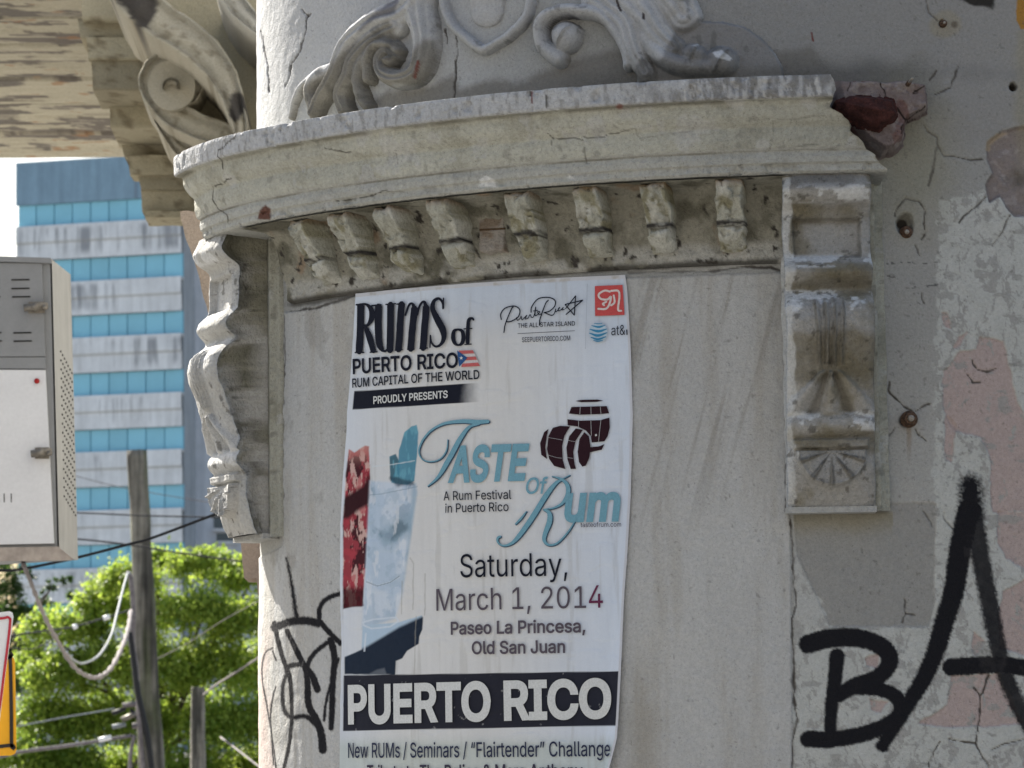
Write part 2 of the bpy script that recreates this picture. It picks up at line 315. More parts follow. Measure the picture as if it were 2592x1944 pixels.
def paint_wall(P, px, py):
    n_lo = fbm(P, 3, 4, 1); n_md = fbm(P, 14, 5, 5); n_hi = fbm(P, 60, 4, 9)
    st = fbm(P, 9, 5, 13, (3.5, 3.5, .35)); st2 = fbm(P, 30, 4, 17, (3, 3, .2)); rag = (fbm(P, 22, 5, 21)-.5)*60; rag2 = (fbm(P, 70, 4, 27)-.5)*26
    c = np.zeros(P.shape)+A(.345, .345, .33)
    c = c*(.82+.36*n_lo)[:, None]
    # upper wall round the reliefs: grey-white limewash with sooty areas
    up = sm(420, 330, py-.0*px); c = mixc(c, (.42, .425, .43), up*sm(1500, 1000, px+rag*4))
    c = mixc(c, (.27, .265, .255), up*sm(1480, 1900, px+rag*5)*.8)
    # bare dirty plaster low in the tympanum
    dz = sdf(px, py, Z(ZT4, [(730, 740), (760, 620), (1100, 560), (1280, 480), (1330, 560), (1700, 520), (1880, 440), (2400, 300), (2700, 400), (3600, 300), (3800, 560), (730, 800)]))
    c = mixc(c, (.19, .18, .165), up*sm(-14, 14, dz+rag*.6)*.85)
    c = mixc(c, (.20, .20, .20), up*sm(40, -10, np.abs(py-185)+rag)*sm(2000, 2100, px)*.5)
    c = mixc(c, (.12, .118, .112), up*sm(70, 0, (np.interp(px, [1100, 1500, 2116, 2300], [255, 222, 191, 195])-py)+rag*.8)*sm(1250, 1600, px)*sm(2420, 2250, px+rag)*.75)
    # plaster panel that carries the poster
    pan = sm(-3, 3, sdf(px, py, [(722, 792), (905, 748), (1250, 716), (1988, 690), (1999, 1304), (2006, 1944), (2010, 2300), (600, 2300), (640, 1420), (715, 1385)]))
    pc = A(.44, .44, .43)*(.88+.24*n_lo)[:, None]
    pc = mixc(pc, (.34, .315, .27), sm(.46, .74, st)*.5); pc = mixc(pc, (.47, .475, .47), sm(.52, .70, st2)*.35)
    diag = fbm(np.stack([px/18+py/70, px/900+py/400, px*0], -1), 1, 4, 40)
    pc = mixc(pc, (.26, .245, .215), sm(.54, .72, diag)*.55*sm(1350, 1620, px)*sm(1500, 1000, py))
    pc = mixc(pc, (.29, .27, .225), sm(60, 0, np.abs(px-1625)+rag)*.5*sm(1500, 1900, py+rag*3))
    pc = mixc(pc, (.27, .26, .22), sm(60, 10, py-(790-.08*px)+0)*sm(.35, .6, st)*.6)
    pc = mixc(pc, (.22, .21, .185), sm(.62, .72, n_md)*.4*sm(1000, 800, px))
    c = c*(1-pan[:, None])+pc*pan[:, None]
    # below the frieze: mouldy line
    d = np.abs(py-(np.interp(px, [740, 1050, 1582, 1985], [771, 719, 680, 655])))
    c = mixc(c, (.07, .068, .066), sm(11, 2, d+rag*.25)*sm(.40, .56, st+.1)*(px < 1990)*(py < 800)*.8)
    # light flaking zone on the far right
    right = sm(-4, 4, sdf(px, py, WHITEZ)+rag*.6+rag2*.9)*(px > 2000)
    lc = A(.46, .47, .45)*(.9+.2*n_hi)[:, None]; fl = fbm(P+(np.stack([n_hi, n_md, fbm(P, 50, 2, 53)], -1)-.5)*.035, 62, 4, 51, (1.8, 1.8, .6)); lc = mixc(lc, (.34, .34, .325), sm(.57, .61, fl))
    c = c*(1-right[:, None])+lc*right[:, None]
    g = sm(-3, 3, sdf(px, py, GREY)+rag2*.25); c = mixc(c, (.285, .282, .268), g*.9)
    c = mixc(c, (.24, .215, .14), sm(70, 0, py-1300+rag*.5)*sm(1290, 1300, py)*(px > 2008)*(px < 2260)*.6)
    for q in CHIPW: c = mixc(c, (.43, .435, .42), sm(-2, 3, sdf(px, py, q)+rag2)*sm(.42, .5, fl+.05))
    for q in SH: c = mixc(c, (.42, .34, .32), sm(-2, 2, sdf(px, py, q)+rag*.22+rag2*.45)*sm(.70, .64, fl)*.95)
    c = mixc(c, (.31, .31, .295), sm(.66, .70, fbm(P, 30, 4, 61, (1, 1, 2.2)))*right*.8)
    # bare concrete wound
    cs = sdf(px, py, CONC)+rag*.15+rag2*.3; k = sm(-2, 2, cs); c = mixc(c, (.235, .205, .195), k); c = mixc(c, (.33, .30, .29), k*sm(.55, .7, n_hi)*.7)
    c = mixc(c, (.10, .09, .085), sm(45, 10, np.hypot(px-2585, py-450)+rag)*.8); c = mixc(c, (.38, .31, .22), sm(9, 2, np.abs(cs-4))*sm(.5, .6, n_md)*(py < 380)*.8)
    # top right: soot and ochre paint
    c = mixc(c, (.035, .033, .03), sm(-4, 6, sdf(px, py, Z(ZT2, [(1760, -60), (2040, -60), (2010, 60), (1960, 50), (1900, 45), (1800, 5)]))+rag2*.6+rag*.15))
    c = mixc(c, (.36, .19, .045), sm(-2, 2, sdf(px, py, Z(ZT2, [(2170, -100), (2500, -100), (2500, 200), (2190, 190), (2160, 130)]))+rag2*.3)); c = mixc(c, (.30, .27, .17), sm(2560, 2590, px+rag*.8)*(py > 78)*sm(520, 300, py)*.4)
    olive = sm(180, 30, np.hypot((px-2300)*1.0, (py-400)*.6)+rag); c = mixc(c, (.265, .255, .19), olive*.7)
    c = mixc(c, (.05, .045, .04), sm(12, 5, np.hypot(px-2564, py-217)+rag2*.5)); c = mixc(c, (.30, .27, .20), sm(46, 30, np.hypot(px-2392, (py-62)*1.2)+rag*.5)*.6)
    c = mixc(c, (.10, .08, .06), sm(7, 2, np.hypot(px-2385, py-58)+rag2*.3)+sm(12, 5, np.hypot(px-2415, py-62)+rag2*.4)*.7)
    ps = fbm(P, 130, 3, 71); c = mixc(c, (.11, .105, .095), sm(.75, .80, ps)*.4)
    for hx, hy, hr in ((2287, 563, 17), (2291, 1066, 21), (2295, 583, 20)): c = mixc(c, (.022, .018, .015), sm(hr, hr*.6, np.hypot(px-hx, py-hy)+rag2*.3)*.95)  # dark bolt holes; the lower bolt's ring also paints in its shadow
    c = mixc(c, (.20, .13, .07), sm(9, 2, np.abs(px-2300+rag2*.2))*sm(1070, 1085, py)*sm(1190, 1090, py)*.5)
    # little rows of pen-like marks and red nail rust
    c = mixc(c, (.16, .04, .03), sm(3, 1, dpoly(px, py, Z(ZT2, [(835, 215), (845, 268)]))[0]))
    for q in ([(1320, 50), (1420, 40), (1560, 48), (1650, 45)], [(1450, 205), (1560, 200), (1650, 185)], [(1320, 130), (1410, 140)], [(1480, 318), (1560, 300)]):
        c = mixc(c, (.08, .08, .08), sm(2.6, 1.4, dpoly(px, py, Z(ZT3, q))[0]+rag2*.1)*sm(.5, .56, fbm(P, 260, 2, 77))*.8)
    # reddish wash at the corner foot
    c = mixc(c, (.48, .34, .30), sm(700, 660, px+rag)*sm(1500, 1750, py)*.55)
    # cracks
    for i, q in enumerate(cracks):
        lo = np.min(np.array(q)[:, :2], 0)-20; hi = np.max(np.array(q)[:, :2], 0)+20; m = (px > lo[0]) & (px < hi[0]) & (py > lo[1]) & (py < hi[1])
        if not m.any(): continue
        dd = dpoly(px[m]+rag2[m]*.5, py[m]+rag[m]*.2, np.array(q)[:, :2])[0]; wd = 1.0 if i in thin else 1.6
        wv = .35+1.5*sm(.35, .7, n_hi[m]); c[m] = mixc(c[m], (.07, .062, .055), sm(wd*2.4*wv+.7, wd*.5*wv, dd)*(.45+.5*sm(.3, .6, n_md[m])))
    # spray paint
    sp = np.zeros(len(px)); gn = fbm(P, 330, 2, 81)
    for q, r0, r1, sf, stg in GR:
        q = smooth_line(q); lo = q.min(0)-50; hi = q.max(0)+50; m = (px > lo[0]) & (px < hi[0]) & (py > lo[1]) & (py < hi[1])
        if not m.any(): continue
        dd, fr = dpoly(px[m], py[m], q); rr = r0+(r1-r0)*fr
        sp[m] = np.maximum(sp[m], stg*sm(sf, -sf, dd-rr+(gn[m]-.5)*sf*1.7))
    c = mixc(c, (.013, .013, .016), np.clip(sp, 0, 1)); fade = (sp > .5)*sm(.55, .75, n_hi)*(px > 2440)*.22; c = mixc(c, (.07, .065, .065), fade)
    return c
def wall_relief(P, px, py):
    h = (fbm(P, 8, 4, 91)-.5)*.006 + (fbm(P, 45, 3, 95)-.5)*.0016
    rag = (fbm(P, 22, 5, 21)-.5)*60; rag2 = (fbm(P, 70, 4, 27)-.5)*26
    cs = sdf(px, py, CONC)+rag*.15+rag2*.3; h = h-sm(-2, 6, cs)*.010 + sm(0, 30, cs)*(fbm(P, 50, 4, 98)-.5)*.012
    for q in SH: h = h-sm(-2, 2, sdf(px, py, q)+rag*.22+rag2*.45)*.003
    g = sm(-2, 2, sdf(px, py, GREY)+rag2*.25); h = h-g*.002
    for q in cracks:
        q = np.array(q)[:, :2]; lo = q.min(0)-20; hi = q.max(0)+20; m = (px > lo[0]) & (px < hi[0]) & (py > lo[1]) & (py < hi[1])
        if m.any(): h[m] = h[m]-sm(3.2, .5, dpoly(px[m]+rag2[m]*.35, py[m]+rag[m]*.12, q)[0])*.0025
    for cx, cy, r in ((2290, 565, 24), (2564, 217, 10), (2385, 60, 9)):
        h = h-sm(r, r*.5, np.hypot(px-cx, (py-cy)*.75)+rag2*.3)*.02
    pan = sdf(px, py, [(722, 792), (905, 748), (1250, 716), (1988, 690), (1999, 1304), (2006, 1944), (2010, 2300), (600, 2300), (640, 1420), (715, 1385)])
    h = h+sm(-2, 2, pan+rag2*.2)*.003
    return h
sa = np.concatenate([[-SE-30, -SE-12, -SE-4, -SE-2, -SE-1, -SE-.5, -SE-.2], np.linspace(-SE-.04, -S1-.002, 200), np.arange(-S1, .30, .0020), [.36, .5, .7, 1, 1.5, 2.5, 4, 6, 9]])
za = np.concatenate([[0, .3, .6, .9, 1.1, 1.3, 1.42], np.arange(1.47, 2.95, .0021), [3.1, 3.4, 4, 5, 6.5, 8]])
Sg, Zg = np.meshgrid(sa, za, indexing='ij'); P = W(Sg, Zg).reshape(-1, 3); px, py = proj(P)
hgt = wall_relief(P, px, py); P2 = W(Sg, Zg, hgt.reshape(Sg.shape)).reshape(-1, 3)
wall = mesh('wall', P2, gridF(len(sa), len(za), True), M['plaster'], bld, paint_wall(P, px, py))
wall['label'] = 'curved plaster wall with peeling pink paint, cracks and black spray graffiti'

# ---- cornice swept round the corner
prof = [(-.02, .0), (.06, .002), (.174, .0), (.175, -.006), (.173, -.034), (.170, -.037), (.158, -.038), (.156, -.043), (.155, -.052), (.151, -.062), (.143, -.071), (.136, -.076), (.134, -.079),
        (.135, -.088), (.134, -.100), (.130, -.112), (.126, -.116), (.1225, -.117), (.1225, -.121), (.124, -.128), (.122, -.137), (.1175, -.1395), (.1175, -.1505), (.113, -.1545), (.095, -.1560), (.060, -.157), (.02, -.160), (-.01, -.16)]
def resample(pts, step):
    pts = np.array(pts, float); d = np.r_[0, np.cumsum(np.linalg.norm(np.diff(pts, axis=0), axis=1))]
    t = np.unique(np.r_[np.arange(0, d[-1], step), d]); return np.stack([np.interp(t, d, pts[:, 0]), np.interp(t, d, pts[:, 1])], -1)
pr = resample(prof, .0026)
sE = float(SZ(2112, 230, .174)[0, 0])
_t = np.linspace(-SE, -S1, 900); _y = proj(W(_t, ZA, .174))[1]; sArr = float(_t[np.argmin(np.abs(_y-399))])
sc_ = np.concatenate([np.linspace(sArr, -S1, 150), np.arange(-S1+.0025, .4, .0025)])
Sc, K = np.meshgrid(sc_, np.arange(len(pr)), indexing='ij'); off = pr[K, 0]; dz = pr[K, 1]
P = W(Sc, ZA+dz, off); jit = (fbm(P, 30, 4, 101)-.5)*.005+(fbm(P, 7, 3, 105)-.5)*.006
chip = sm(.60, .75, fbm(P, 38, 4, 108))*.006*((off > .165) | (np.abs(off-.1175) < .004))
off2 = off+jit-chip
# right end: mouldings stop in a ragged diagonal break running down to the right
endx = np.interp(dz, [-.16, -.15, -.12, -.085, -.04, 0], [.010, .008, -.014, -.038, -.068, -.066])
def paint_stone(P, px, py, base=(.35, .345, .29), dirt=.5, seed=0):
    c = np.zeros(P.shape)+np.array(base); n = fbm(P, 5, 4, seed+1); c *= (.8+.4*n)[..., None]
    m = fbm(P, 18, 5, seed+5); c = mixc(c, (.19, .18, .13), sm(.5, .7, m)*dirt); k = fbm(P, 55, 4, seed+9); c = mixc(c, (.08, .078, .07), sm(.64, .72, k)*dirt*.9)
    c = mixc(c, (.46, .46, .45), sm(.60, .66, fbm(P, 26, 4, seed+13))*.5); return c
Pf = W(Sc, ZA+dz, off2).reshape(-1, 3); px, py = proj(Pf)
fill = (dz > -.037).reshape(-1) & (off.reshape(-1) > .16)
c = paint_stone(Pf, px, py, (.41, .408, .355), .34, 110)
stw = fbm(Pf, 150, 4, 131, (1, 1, .3)); n5 = fbm(Pf, 4, 4, 135)
fc = np.zeros(Pf.shape)+A(.44, .445, .45); fc *= (.85+.3*n5)[:, None]; fc = mixc(fc, (.17, .17, .172), sm(.36, .62, stw+(fbm(Pf, 14, 3, 133)-.5)*.5)*sm(1500, 1800, px+(n5-.5)*500)*.8); fc = mixc(fc, (.24, .235, .22), sm(.56, .68, stw)*.6)
c = np.where(fill[:, None], fc, c)
lowb = (dz < -.112).reshape(-1); c = np.where(lowb[:, None], mixc(c, (.38, .385, .375), np.full(len(c), .55)), c)
for i in (0, ):
    band = sm(.004, .0, np.abs(dz.reshape(-1)+.0385))+sm(.0025, .0, np.abs(dz.reshape(-1)+.118)); c = mixc(c, (.13, .12, .09), np.clip(band, 0, 1)*.65*sm(.35, .6, fbm(Pf, 12, 4, 141)))
ck = [Z(ZT1, p) for p in ([(230, 860), (270, 900), (400, 890), (460, 910)], [(470, 890), (600, 890), (650, 860), (800, 830), (810, 870), (845, 915), (870, 890), (1000, 870), (1150, 845), (1190, 820), (1200, 780)],
      [(250, 910), (250, 990)], [(1690, 780), (1690, 880), (1670, 1000)], [(1680, 780), (1800, 770), (2050, 745)], [(1800, 960), (1900, 940), (1980, 935)], [(2040, 960), (2200, 920)], [(470, 960), (480, 1060)], [(1370, 930), (1375, 970)], [(120, 595), (130, 665)], [(222, 620), (222, 695)])]
ck += [Z(Z00, p) for p in ([(1530, 875), (1490, 920), (1410, 970), (1415, 1020), (1440, 1040), (1440, 1090)], [(1500, 1150), (1440, 1190), (1380, 1210), (1375, 1290), (1420, 1360), (1470, 1390), (1475, 1440)], [(1940, 840), (1945, 925)])]
ck += [Z(ZT4, p) for p in ([(520, 1300), (700, 1280), (780, 1260), (840, 1235), (900, 1240), (980, 1250)], [(900, 970), (920, 1070)], [(1385, 1095), (1380, 1160)], [(450, 960), (620, 990)])]
rr = (fbm(Pf, 60, 4, 27)-.5)*20
for q in ck: c = mixc(c, (.06, .055, .045), sm(1.4+2.2*sm(.4, .65, stw), .5, dpoly(px+rr*.55, py+rr*.55, q)[0])*(.3+.6*sm(.4, .6, n5)))
c = mixc(c, (.62, .62, .60), sm(-1, 2, sdf(px, py, Z(ZT4, [(1440, 1210), (1450, 1160), (1490, 1135), (1540, 1160), (1560, 1212)]))+rr*.15)); c = mixc(c, (.60, .6, .57), sm(-1, 2, sdf(px, py, Z(ZT4, [(2010, 1165), (2030, 1125), (2070, 1160)]))+rr*.2))
c = mixc(c, (.13, .065, .05), sm(-1, 3, sdf(px, py, Z(ZT4, [(10, 1420), (20, 1360), (60, 1325), (100, 1350), (95, 1430)]))+rr*.3))
c = mixc(c, (.16, .04, .035), sm(3, 1.4, dpoly(px, py, Z(ZT1, [(128, 595), (130, 665)]))[0])*.8); c = mixc(c, (.20, .07, .055), sm(12, 4, np.hypot(px-1568, py-268)+rr)*.8)
c = mixc(c, (.55, .55, .54), sm(.70, .73, fbm(Pf, 90, 3, 151, (1, 1, .3)))*sm(1500, 1650, px)*fill*.8)
# clamp the right end
Sx = np.minimum(Sc, endx+(fbm(W(endx, ZA+dz), 40, 3, 161)-.5)*.045)
Pf = W(Sx, ZA+dz, off2).reshape(-1, 3)
corn = mesh('cornice', Pf, gridF(len(sc_), len(pr)), M['stone'], bld, c); corn['label'] = 'moulded cornice sweeping round the corner with a broken right end'
# end cap of the break, and the ruined core behind it
mb = MB(); ne = len(pr); ring = Pf.reshape(len(sc_), len(pr), 3)[-1]; back = W(Sx[-1], ZA+dz[-1], -.02)
mb.add(np.vstack([ring, back]), [(i, i+1, i+1+ne, i+ne) for i in range(ne-1)]); mb.build('broken_face', M['stone'], corn, (.50, .49, .46))
mb = MB(); ring = Pf.reshape(len(sc_), len(pr), 3)[0]; back = W(sArr, ZA+dz[0], -.02); mb.add(np.vstack([ring, back]), [(i, i+1, i+1+ne, i+ne) for i in range(ne-1)]); mb.build('corner_face', M['stone'], corn, (.42, .42, .40))
def lump(name, poly, off0, off1, m, parent, colf, n=46, rough=.008, edge=.010, seed=0, dome=0.):   # rounded slab on the wall whose outline is a photo polygon
    pl = SZ([p[0] for p in poly], [p[1] for p in poly], (off0+off1)/2); lo = pl.min(0)-.004; hi = pl.max(0)+.004
    nx = max(8, int(n*(hi[0]-lo[0])/.1)); nz = max(8, int(n*(hi[1]-lo[1])/.1)); s_, z_ = np.meshgrid(np.linspace(lo[0], hi[0], nx), np.linspace(lo[1], hi[1], nz), indexing='ij')
    P = W(s_, z_); d = sdf(s_, z_, pl)+(fbm(P, 60, 3, seed)-.5)*.008
    k = sm(-.001, edge, d); h = off0*(d > -.003)+(off1-off0)*k+(fbm(P, 40, 4, seed+3)-.5)*rough*(k > 0)+dome*sm(0, .05, d); keep = d > -.004
    h = np.where(keep, h, -.02); P = W(s_, z_, h).reshape(-1, 3); px, py = proj(P)
    Fq = gridF(nx, nz, True); kk = keep.reshape(-1); Fq = Fq[kk[Fq].any(1)]
    return mesh(name, P, Fq, m, parent, colf(P, px, py))
def ruin_col(P, px, py):
    n = fbm(P, 30, 4, 171); c = np.zeros(P.shape)+A(.21, .17, .16); c = mixc(c, (.31, .27, .25), sm(.5, .66, n)*.8); c = mixc(c, (.14, .06, .05), sm(.62, .7, fbm(P, 22, 3, 175))*.6)
    for q in ([(1080, 505), (1075, 590)], [(1300, 520), (1305, 700)], [(1390, 700), (1460, 790), (1580, 700)], [(1460, 790), (1440, 880)], [(1570, 545), (1490, 600)]): c = mixc(c, (.03, .022, .02), sm(4, 1, dpoly(px+(n-.5)*60, py+(n-.5)*50, Z(ZT2, q))[0])*sm(.3, .5, n))
    return c
ruin = lump('broken_cornice_core', Z(ZT2, [(975, 500), (1590, 525), (1600, 720), (1460, 800), (1440, 930), (1380, 990), (1290, 1010), (1180, 930), (1100, 850), (1000, 760)]), .0, .055, M['stone'], bld, ruin_col, 90, .020, .012, 177)
ruin['label'] = 'crumbled core at the right end of the cornice'
tb = lump('terracotta_block', Z(ZT2, [(1005, 650), (1080, 610), (1250, 620), (1370, 640), (1395, 740), (1350, 800), (1280, 845), (1190, 820), (1060, 770), (1010, 710)]), .056, .074, M['terra'], ruin, lambda P, px, py: np.zeros(P.shape)+.1, 90, .005, .009, 181, .02)
tb['label'] = 'dark red broken terracotta block'

# ---- frieze cove
fp = resample([(.112, -.158), (.060, -.162), (.046, -.170), (.036, -.19), (.028, -.22), (.020, -.248), (.016, -.262), (.015, -.276), (.013, -.284), (.005, -.289), (-.02, -.292)], .0028)
s0f = float(SZ(735, 650, .02)[0, 0]); s1f = float(SZ(1990, 560, .02)[0, 0])
Sc, K = np.meshgrid(np.arange(s0f-.02, s1f+.01, .0026), np.arange(len(fp)), indexing='ij'); P = W(Sc, ZA+fp[K, 1], fp[K, 0]); o2 = fp[K, 0]+(fbm(P, 35, 4, 201)-.5)*.010+(fbm(P, 90, 3, 204)-.5)*.004
P = W(Sc, ZA+fp[K, 1], o2).reshape(-1, 3); px, py = proj(P); zz = fp[K, 1].reshape(-1)
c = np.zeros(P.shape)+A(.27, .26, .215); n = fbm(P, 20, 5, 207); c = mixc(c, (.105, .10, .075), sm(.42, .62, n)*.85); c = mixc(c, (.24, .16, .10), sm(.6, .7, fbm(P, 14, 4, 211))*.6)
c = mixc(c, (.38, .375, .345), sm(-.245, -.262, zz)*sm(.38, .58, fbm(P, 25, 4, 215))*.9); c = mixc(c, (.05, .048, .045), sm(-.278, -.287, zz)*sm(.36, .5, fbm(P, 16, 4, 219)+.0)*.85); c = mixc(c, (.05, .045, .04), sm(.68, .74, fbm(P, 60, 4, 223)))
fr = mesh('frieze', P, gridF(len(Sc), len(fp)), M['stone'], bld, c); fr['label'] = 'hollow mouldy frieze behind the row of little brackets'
# ---- small brackets (one mesh, then copies)
def dentil_mesh():
    tt = np.linspace(0, 1, 44); uu = np.linspace(-1, 1, 22)
    pk = np.interp(tt, [0, .06, .2, .4, .55, .60, .63, .66, .72, .85, .95, 1], [.104, .110, .104, .082, .070, .068, .056, .062, .062, .050, .030, .01]); zz = np.interp(tt, [0, 1], [0, -.112])
    U, T = np.meshgrid(uu, tt, indexing='ij'); wd = .0255-.002*T; p = np.broadcast_to(pk, U.shape)*1.0
    rib = .0022*np.cos(U*math.pi*2.0)*(np.interp(T, [0, .08, .5, .6], [0, 1, 1, 0])); edge = np.sqrt(np.clip(1-(np.abs(U))**14, 0, 1)); rd = np.interp(T, [.6, 1], [0, 1]); q = p*(1-rd*(U**2)*.55)+rib
    q = np.where(np.abs(U) > .999, -.0, q*(.7+.3*edge)+.0)
    X = U*wd; return X, q, np.broadcast_to(zz, U.shape)
DX, DQ, DZ = dentil_mesh()
cent = [(770, 560, .06), (870, 545, .06), (985, 528, .06), (1122, 510, .06), None, (1318, 492, .06), (1490, 468, .06), (1660, 455, .06), (1845, 446, .06)]
ss = [float(SZ(c[0], c[1], .085)[0, 0]) if c else None for c in cent]
first = None
for i, s in enumerate(ss):
    if s is None: continue
    V = np.stack([DX, -DQ, DZ], -1).reshape(-1, 3).copy(); Pn = V+i*3.1; V += ((np.stack([fbm(Pn, 45, 3, 230+i), fbm(Pn, 45, 3, 240+i), fbm(Pn, 45, 3, 250+i)], -1)-.5)*.014)
    chp = sm(.58, .66, fbm(Pn, 70, 3, 255+i)); V[:, 1] += chp*.006
    c = np.zeros(V.shape)+A(.37, .37, .32); T = (-V[:, 2]/.112); n = fbm(Pn, 30, 4, 261, (1.6, 1.6, .5)); c = mixc(c, (.22, .205, .13), sm(.48, .60, n)*.85); c = mixc(c, (.48, .48, .44), sm(.58, .64, fbm(Pn, 24, 4, 265, (1.6, 1.6, .5)))*.8)
    c = mixc(c, (.045, .043, .042), sm(.05, .015, np.abs(T-.60+(fbm(Pn, 20, 3, 269)-.5)*.08))*sm(.35, .5, fbm(Pn, 40, 3, 271)+.12)); c = mixc(c, (.22, .13, .07), sm(.14, .0, T)*.6)
    o = mesh('bracket', V, gridF(*DX.shape), M['stone'], None, c); o.parent = bld; b0 = parent_world(bld); ph = nrm_at(s); w0 = W(s, ZA-.159, .0)
    o.location = Vector(w0-b0); o.rotation_euler = (0, 0, -ph)
sb_ = Z(ZT4, [(1450, 1400), (1640, 1390), (1640, 1640), (1445, 1650)])
def stubc(P, px, py):
    c = np.zeros(P.shape)+A(.29, .265, .235); c = mixc(c, (.18, .13, .09), sm(.5, .65, fbm(P, 30, 4, 281))*.7); c = mixc(c, (.08, .05, .03), sm(4, 1.5, dpoly(px, py, Z(ZT4, [(1450, 1490), (1540, 1485), (1640, 1480)]))[0])); return c
o = lump('bracket_stub', sb_, .012, .036, M['stone'], bld, stubc, 90, .006, .006, 285); o['label'] = 'flat square scar where one little bracket has fallen off'

# ---- consoles
CZ0, CZ1 = ZC+.004, EYE+.343; CH = CZ0-CZ1; CW = .0735
ct = [0, .03, .055, .085, .105, .13, .14, .25, .262, .28, .305, .33, .345, .36, .385, .41, .45, .49, .53, .57, .60, .64, .68, .72, .74, .765, .79, .80, .835, .88, .93, .97, 1]
cp = [.104, .114, .122, .108, .082, .078, .080, .082, .088, .104, .112, .100, .082, .084, .104, .118, .124, .120, .108, .100, .094, .088, .076, .066, .078, .080, .066, .058, .058, .058, .052, .044, .034]
def console(s, label, turn=None):
    nv, nu = 250, 72; T = np.linspace(0, 1, nv); U = np.linspace(-1, 1, nu); Ug, Tg = np.meshgrid(U, T, indexing='ij'); kp = 1. if turn is None else np.interp(T if False else np.linspace(0, 1, nv), [0, .3, .4, 1], [1.04, 1.05, 1.14, 1.12]); p = np.interp(Tg, ct, cp)
    # soften corners of the profile
    k = np.array([1, 2, 3, 4, 3, 2, 1.])/16; cq = np.array(cp) if turn is None else np.array(cp)*.80+.022
    p0 = np.convolve(np.pad(np.interp(T, ct, cq)*kp, 3, 'edge'), k, 'valid'); p = np.broadcast_to(p0, Ug.shape).copy()
    sq = lambda a, b, e: sm(a, a+e, Tg)*sm(b, b-e, Tg)
    p = p-.010*np.abs(Ug)**7-.004*np.abs(Ug)**2*sm(.34, .45, Tg)*sm(.75, .65, Tg); p -= .014*sq(.135, .255, .006)*sm(.78, .74, np.abs(Ug)); leaf = sq(.37, .60, .03)
    cx = np.interp(Tg, [.37, .60], [1, .75]); uu = (Ug+.02)/cx
    for q, a in ((-.30, .8), (-.08, 1), (.12, 1), (.32, .7)): p += leaf*.012*a*np.exp(-((uu-q)/.055)**2)
    p -= leaf*.004*np.exp(-(uu/.42)**6)
    ang = np.arctan2(Ug*CW, (Tg-.585)*CH+.006); rad = np.hypot(Ug*CW, (Tg-.585)*CH)
    l2 = sq(.595, .73, .012)*sm(.9, .75, np.abs(ang)); p += l2*(.0075*np.cos(ang*9)+.004)
    p += .012*sq(.795, .83, .008)*sm(.88, .84, np.abs(Ug))
    rx = Ug*CW; rz = (Tg-.835)*CH; r = np.hypot(rx, rz); a2 = np.arctan2(rz, rx); med = sm(.060, .056, r)*(Tg > .835); p += med*(.016-.009*sm(.052, .01, r)+.0060*(np.abs(np.cos(a2*5)) < .22)*sm(.012, .02, r)+.004*sm(.052, .055, r))
    p += med*.0; X = Ug*CW; Zl = CZ0-Tg*CH; Pn = np.stack([X, p, Zl], -1)+s
    p += (fbm(Pn, 40, 4, 301)-.5)*.006; X = X+(fbm(Pn, 30, 3, 305)-.5)*.004
    # side returns with a sunk field inside a raised rim
    G = [np.stack([X, -p, Zl], -1)]
    def side(sgn):
        e = -1 if sgn > 0 else 0; x = X[e]; pp = p[e]; zl = Zl[e]; jn = lambda q: (fbm(np.stack([x+q, pp, zl], -1), 35, 3, 311)-.5)*.005; L = []
        for f, inx in ((0, 0), (.010, 0), (.014, .006), (.5, .007), (.96, .006), (1.0, 0), (1.6, 0)):
            if f <= .014: d = np.maximum(pp-f, .012)
            else: d = pp*(1-f)+.012*f if f <= 1 else pp*0-.06
            L.append(np.stack([x-sgn*inx+jn(f)*(f > .012), -d, zl], -1))
        return np.array(L)
    Rr = side(1); Ll = side(-1)[::-1]; V = np.concatenate([Ll, G[0], Rr], 0)
    ph = nrm_at(s) if turn is None else math.radians(turn); Tn = A(math.cos(ph), -math.sin(ph), 0)*1.0; Nn = A(-math.sin(ph), -math.cos(ph), 0); o0 = W(s, 0.)
    # tangent pointing to +s
    Pw = o0+V[..., 0:1]*A(math.cos(ph), -math.sin(ph), 0)+(-V[..., 1:2])*Nn+V[..., 2:3]*A(0, 0, 1); sh = Pw.shape; Pw = Pw.reshape(-1, 3); px, py = proj(Pw); t = ((CZ0-Pw[:, 2])/CH)
    c = np.zeros(Pw.shape)+A(.33, .325, .31); n1 = fbm(Pw, 12, 5, 321); c = mixc(c, (.20, .18, .13), sm(.46, .62, n1)*.75)
    for a, b in ((.11, .14), (.30, .36), (.78, .83), (.50, .62)): c = mixc(c, (.145, .125, .08), sm(.03, -.01, np.maximum(a-t, t-b)+(fbm(Pw, 16, 4, 323)-.5)*.10)*.72*sm(.3, .6, n1+.12))
    rim = np.concatenate([np.zeros(Ll.shape[:2]), sq(.13, .26, .01)*sm(.06, .02, np.abs(np.abs(Ug)-.74))+sq(.13, .15, .004)*(np.abs(Ug) < .76)+sq(.24, .262, .004)*(np.abs(Ug) < .76), np.zeros(Rr.shape[:2])], 0).reshape(-1); c = mixc(c, (.13, .12, .10), np.clip(rim, 0, 1)*sm(.3, .5, n1)*.6)
    for a, b, g in ((.045, .085, 0), (.25, .285, 0), (.725, .77, 0), (.36, .42, .02)): c = mixc(c, (.56, .57, .575), sm(.012, .0, np.maximum(a-t, t-b))*sm(.5, .55, fbm(Pw, 26, 5, 327, (1, 1, 1.5))+.03-g*2))
    c = mixc(c, (.09, .088, .085), sm(.02, 0, np.maximum(.015-t, t-.045))*.6*sm(.4, .6, fbm(Pw, 10, 3, 331)+.1))
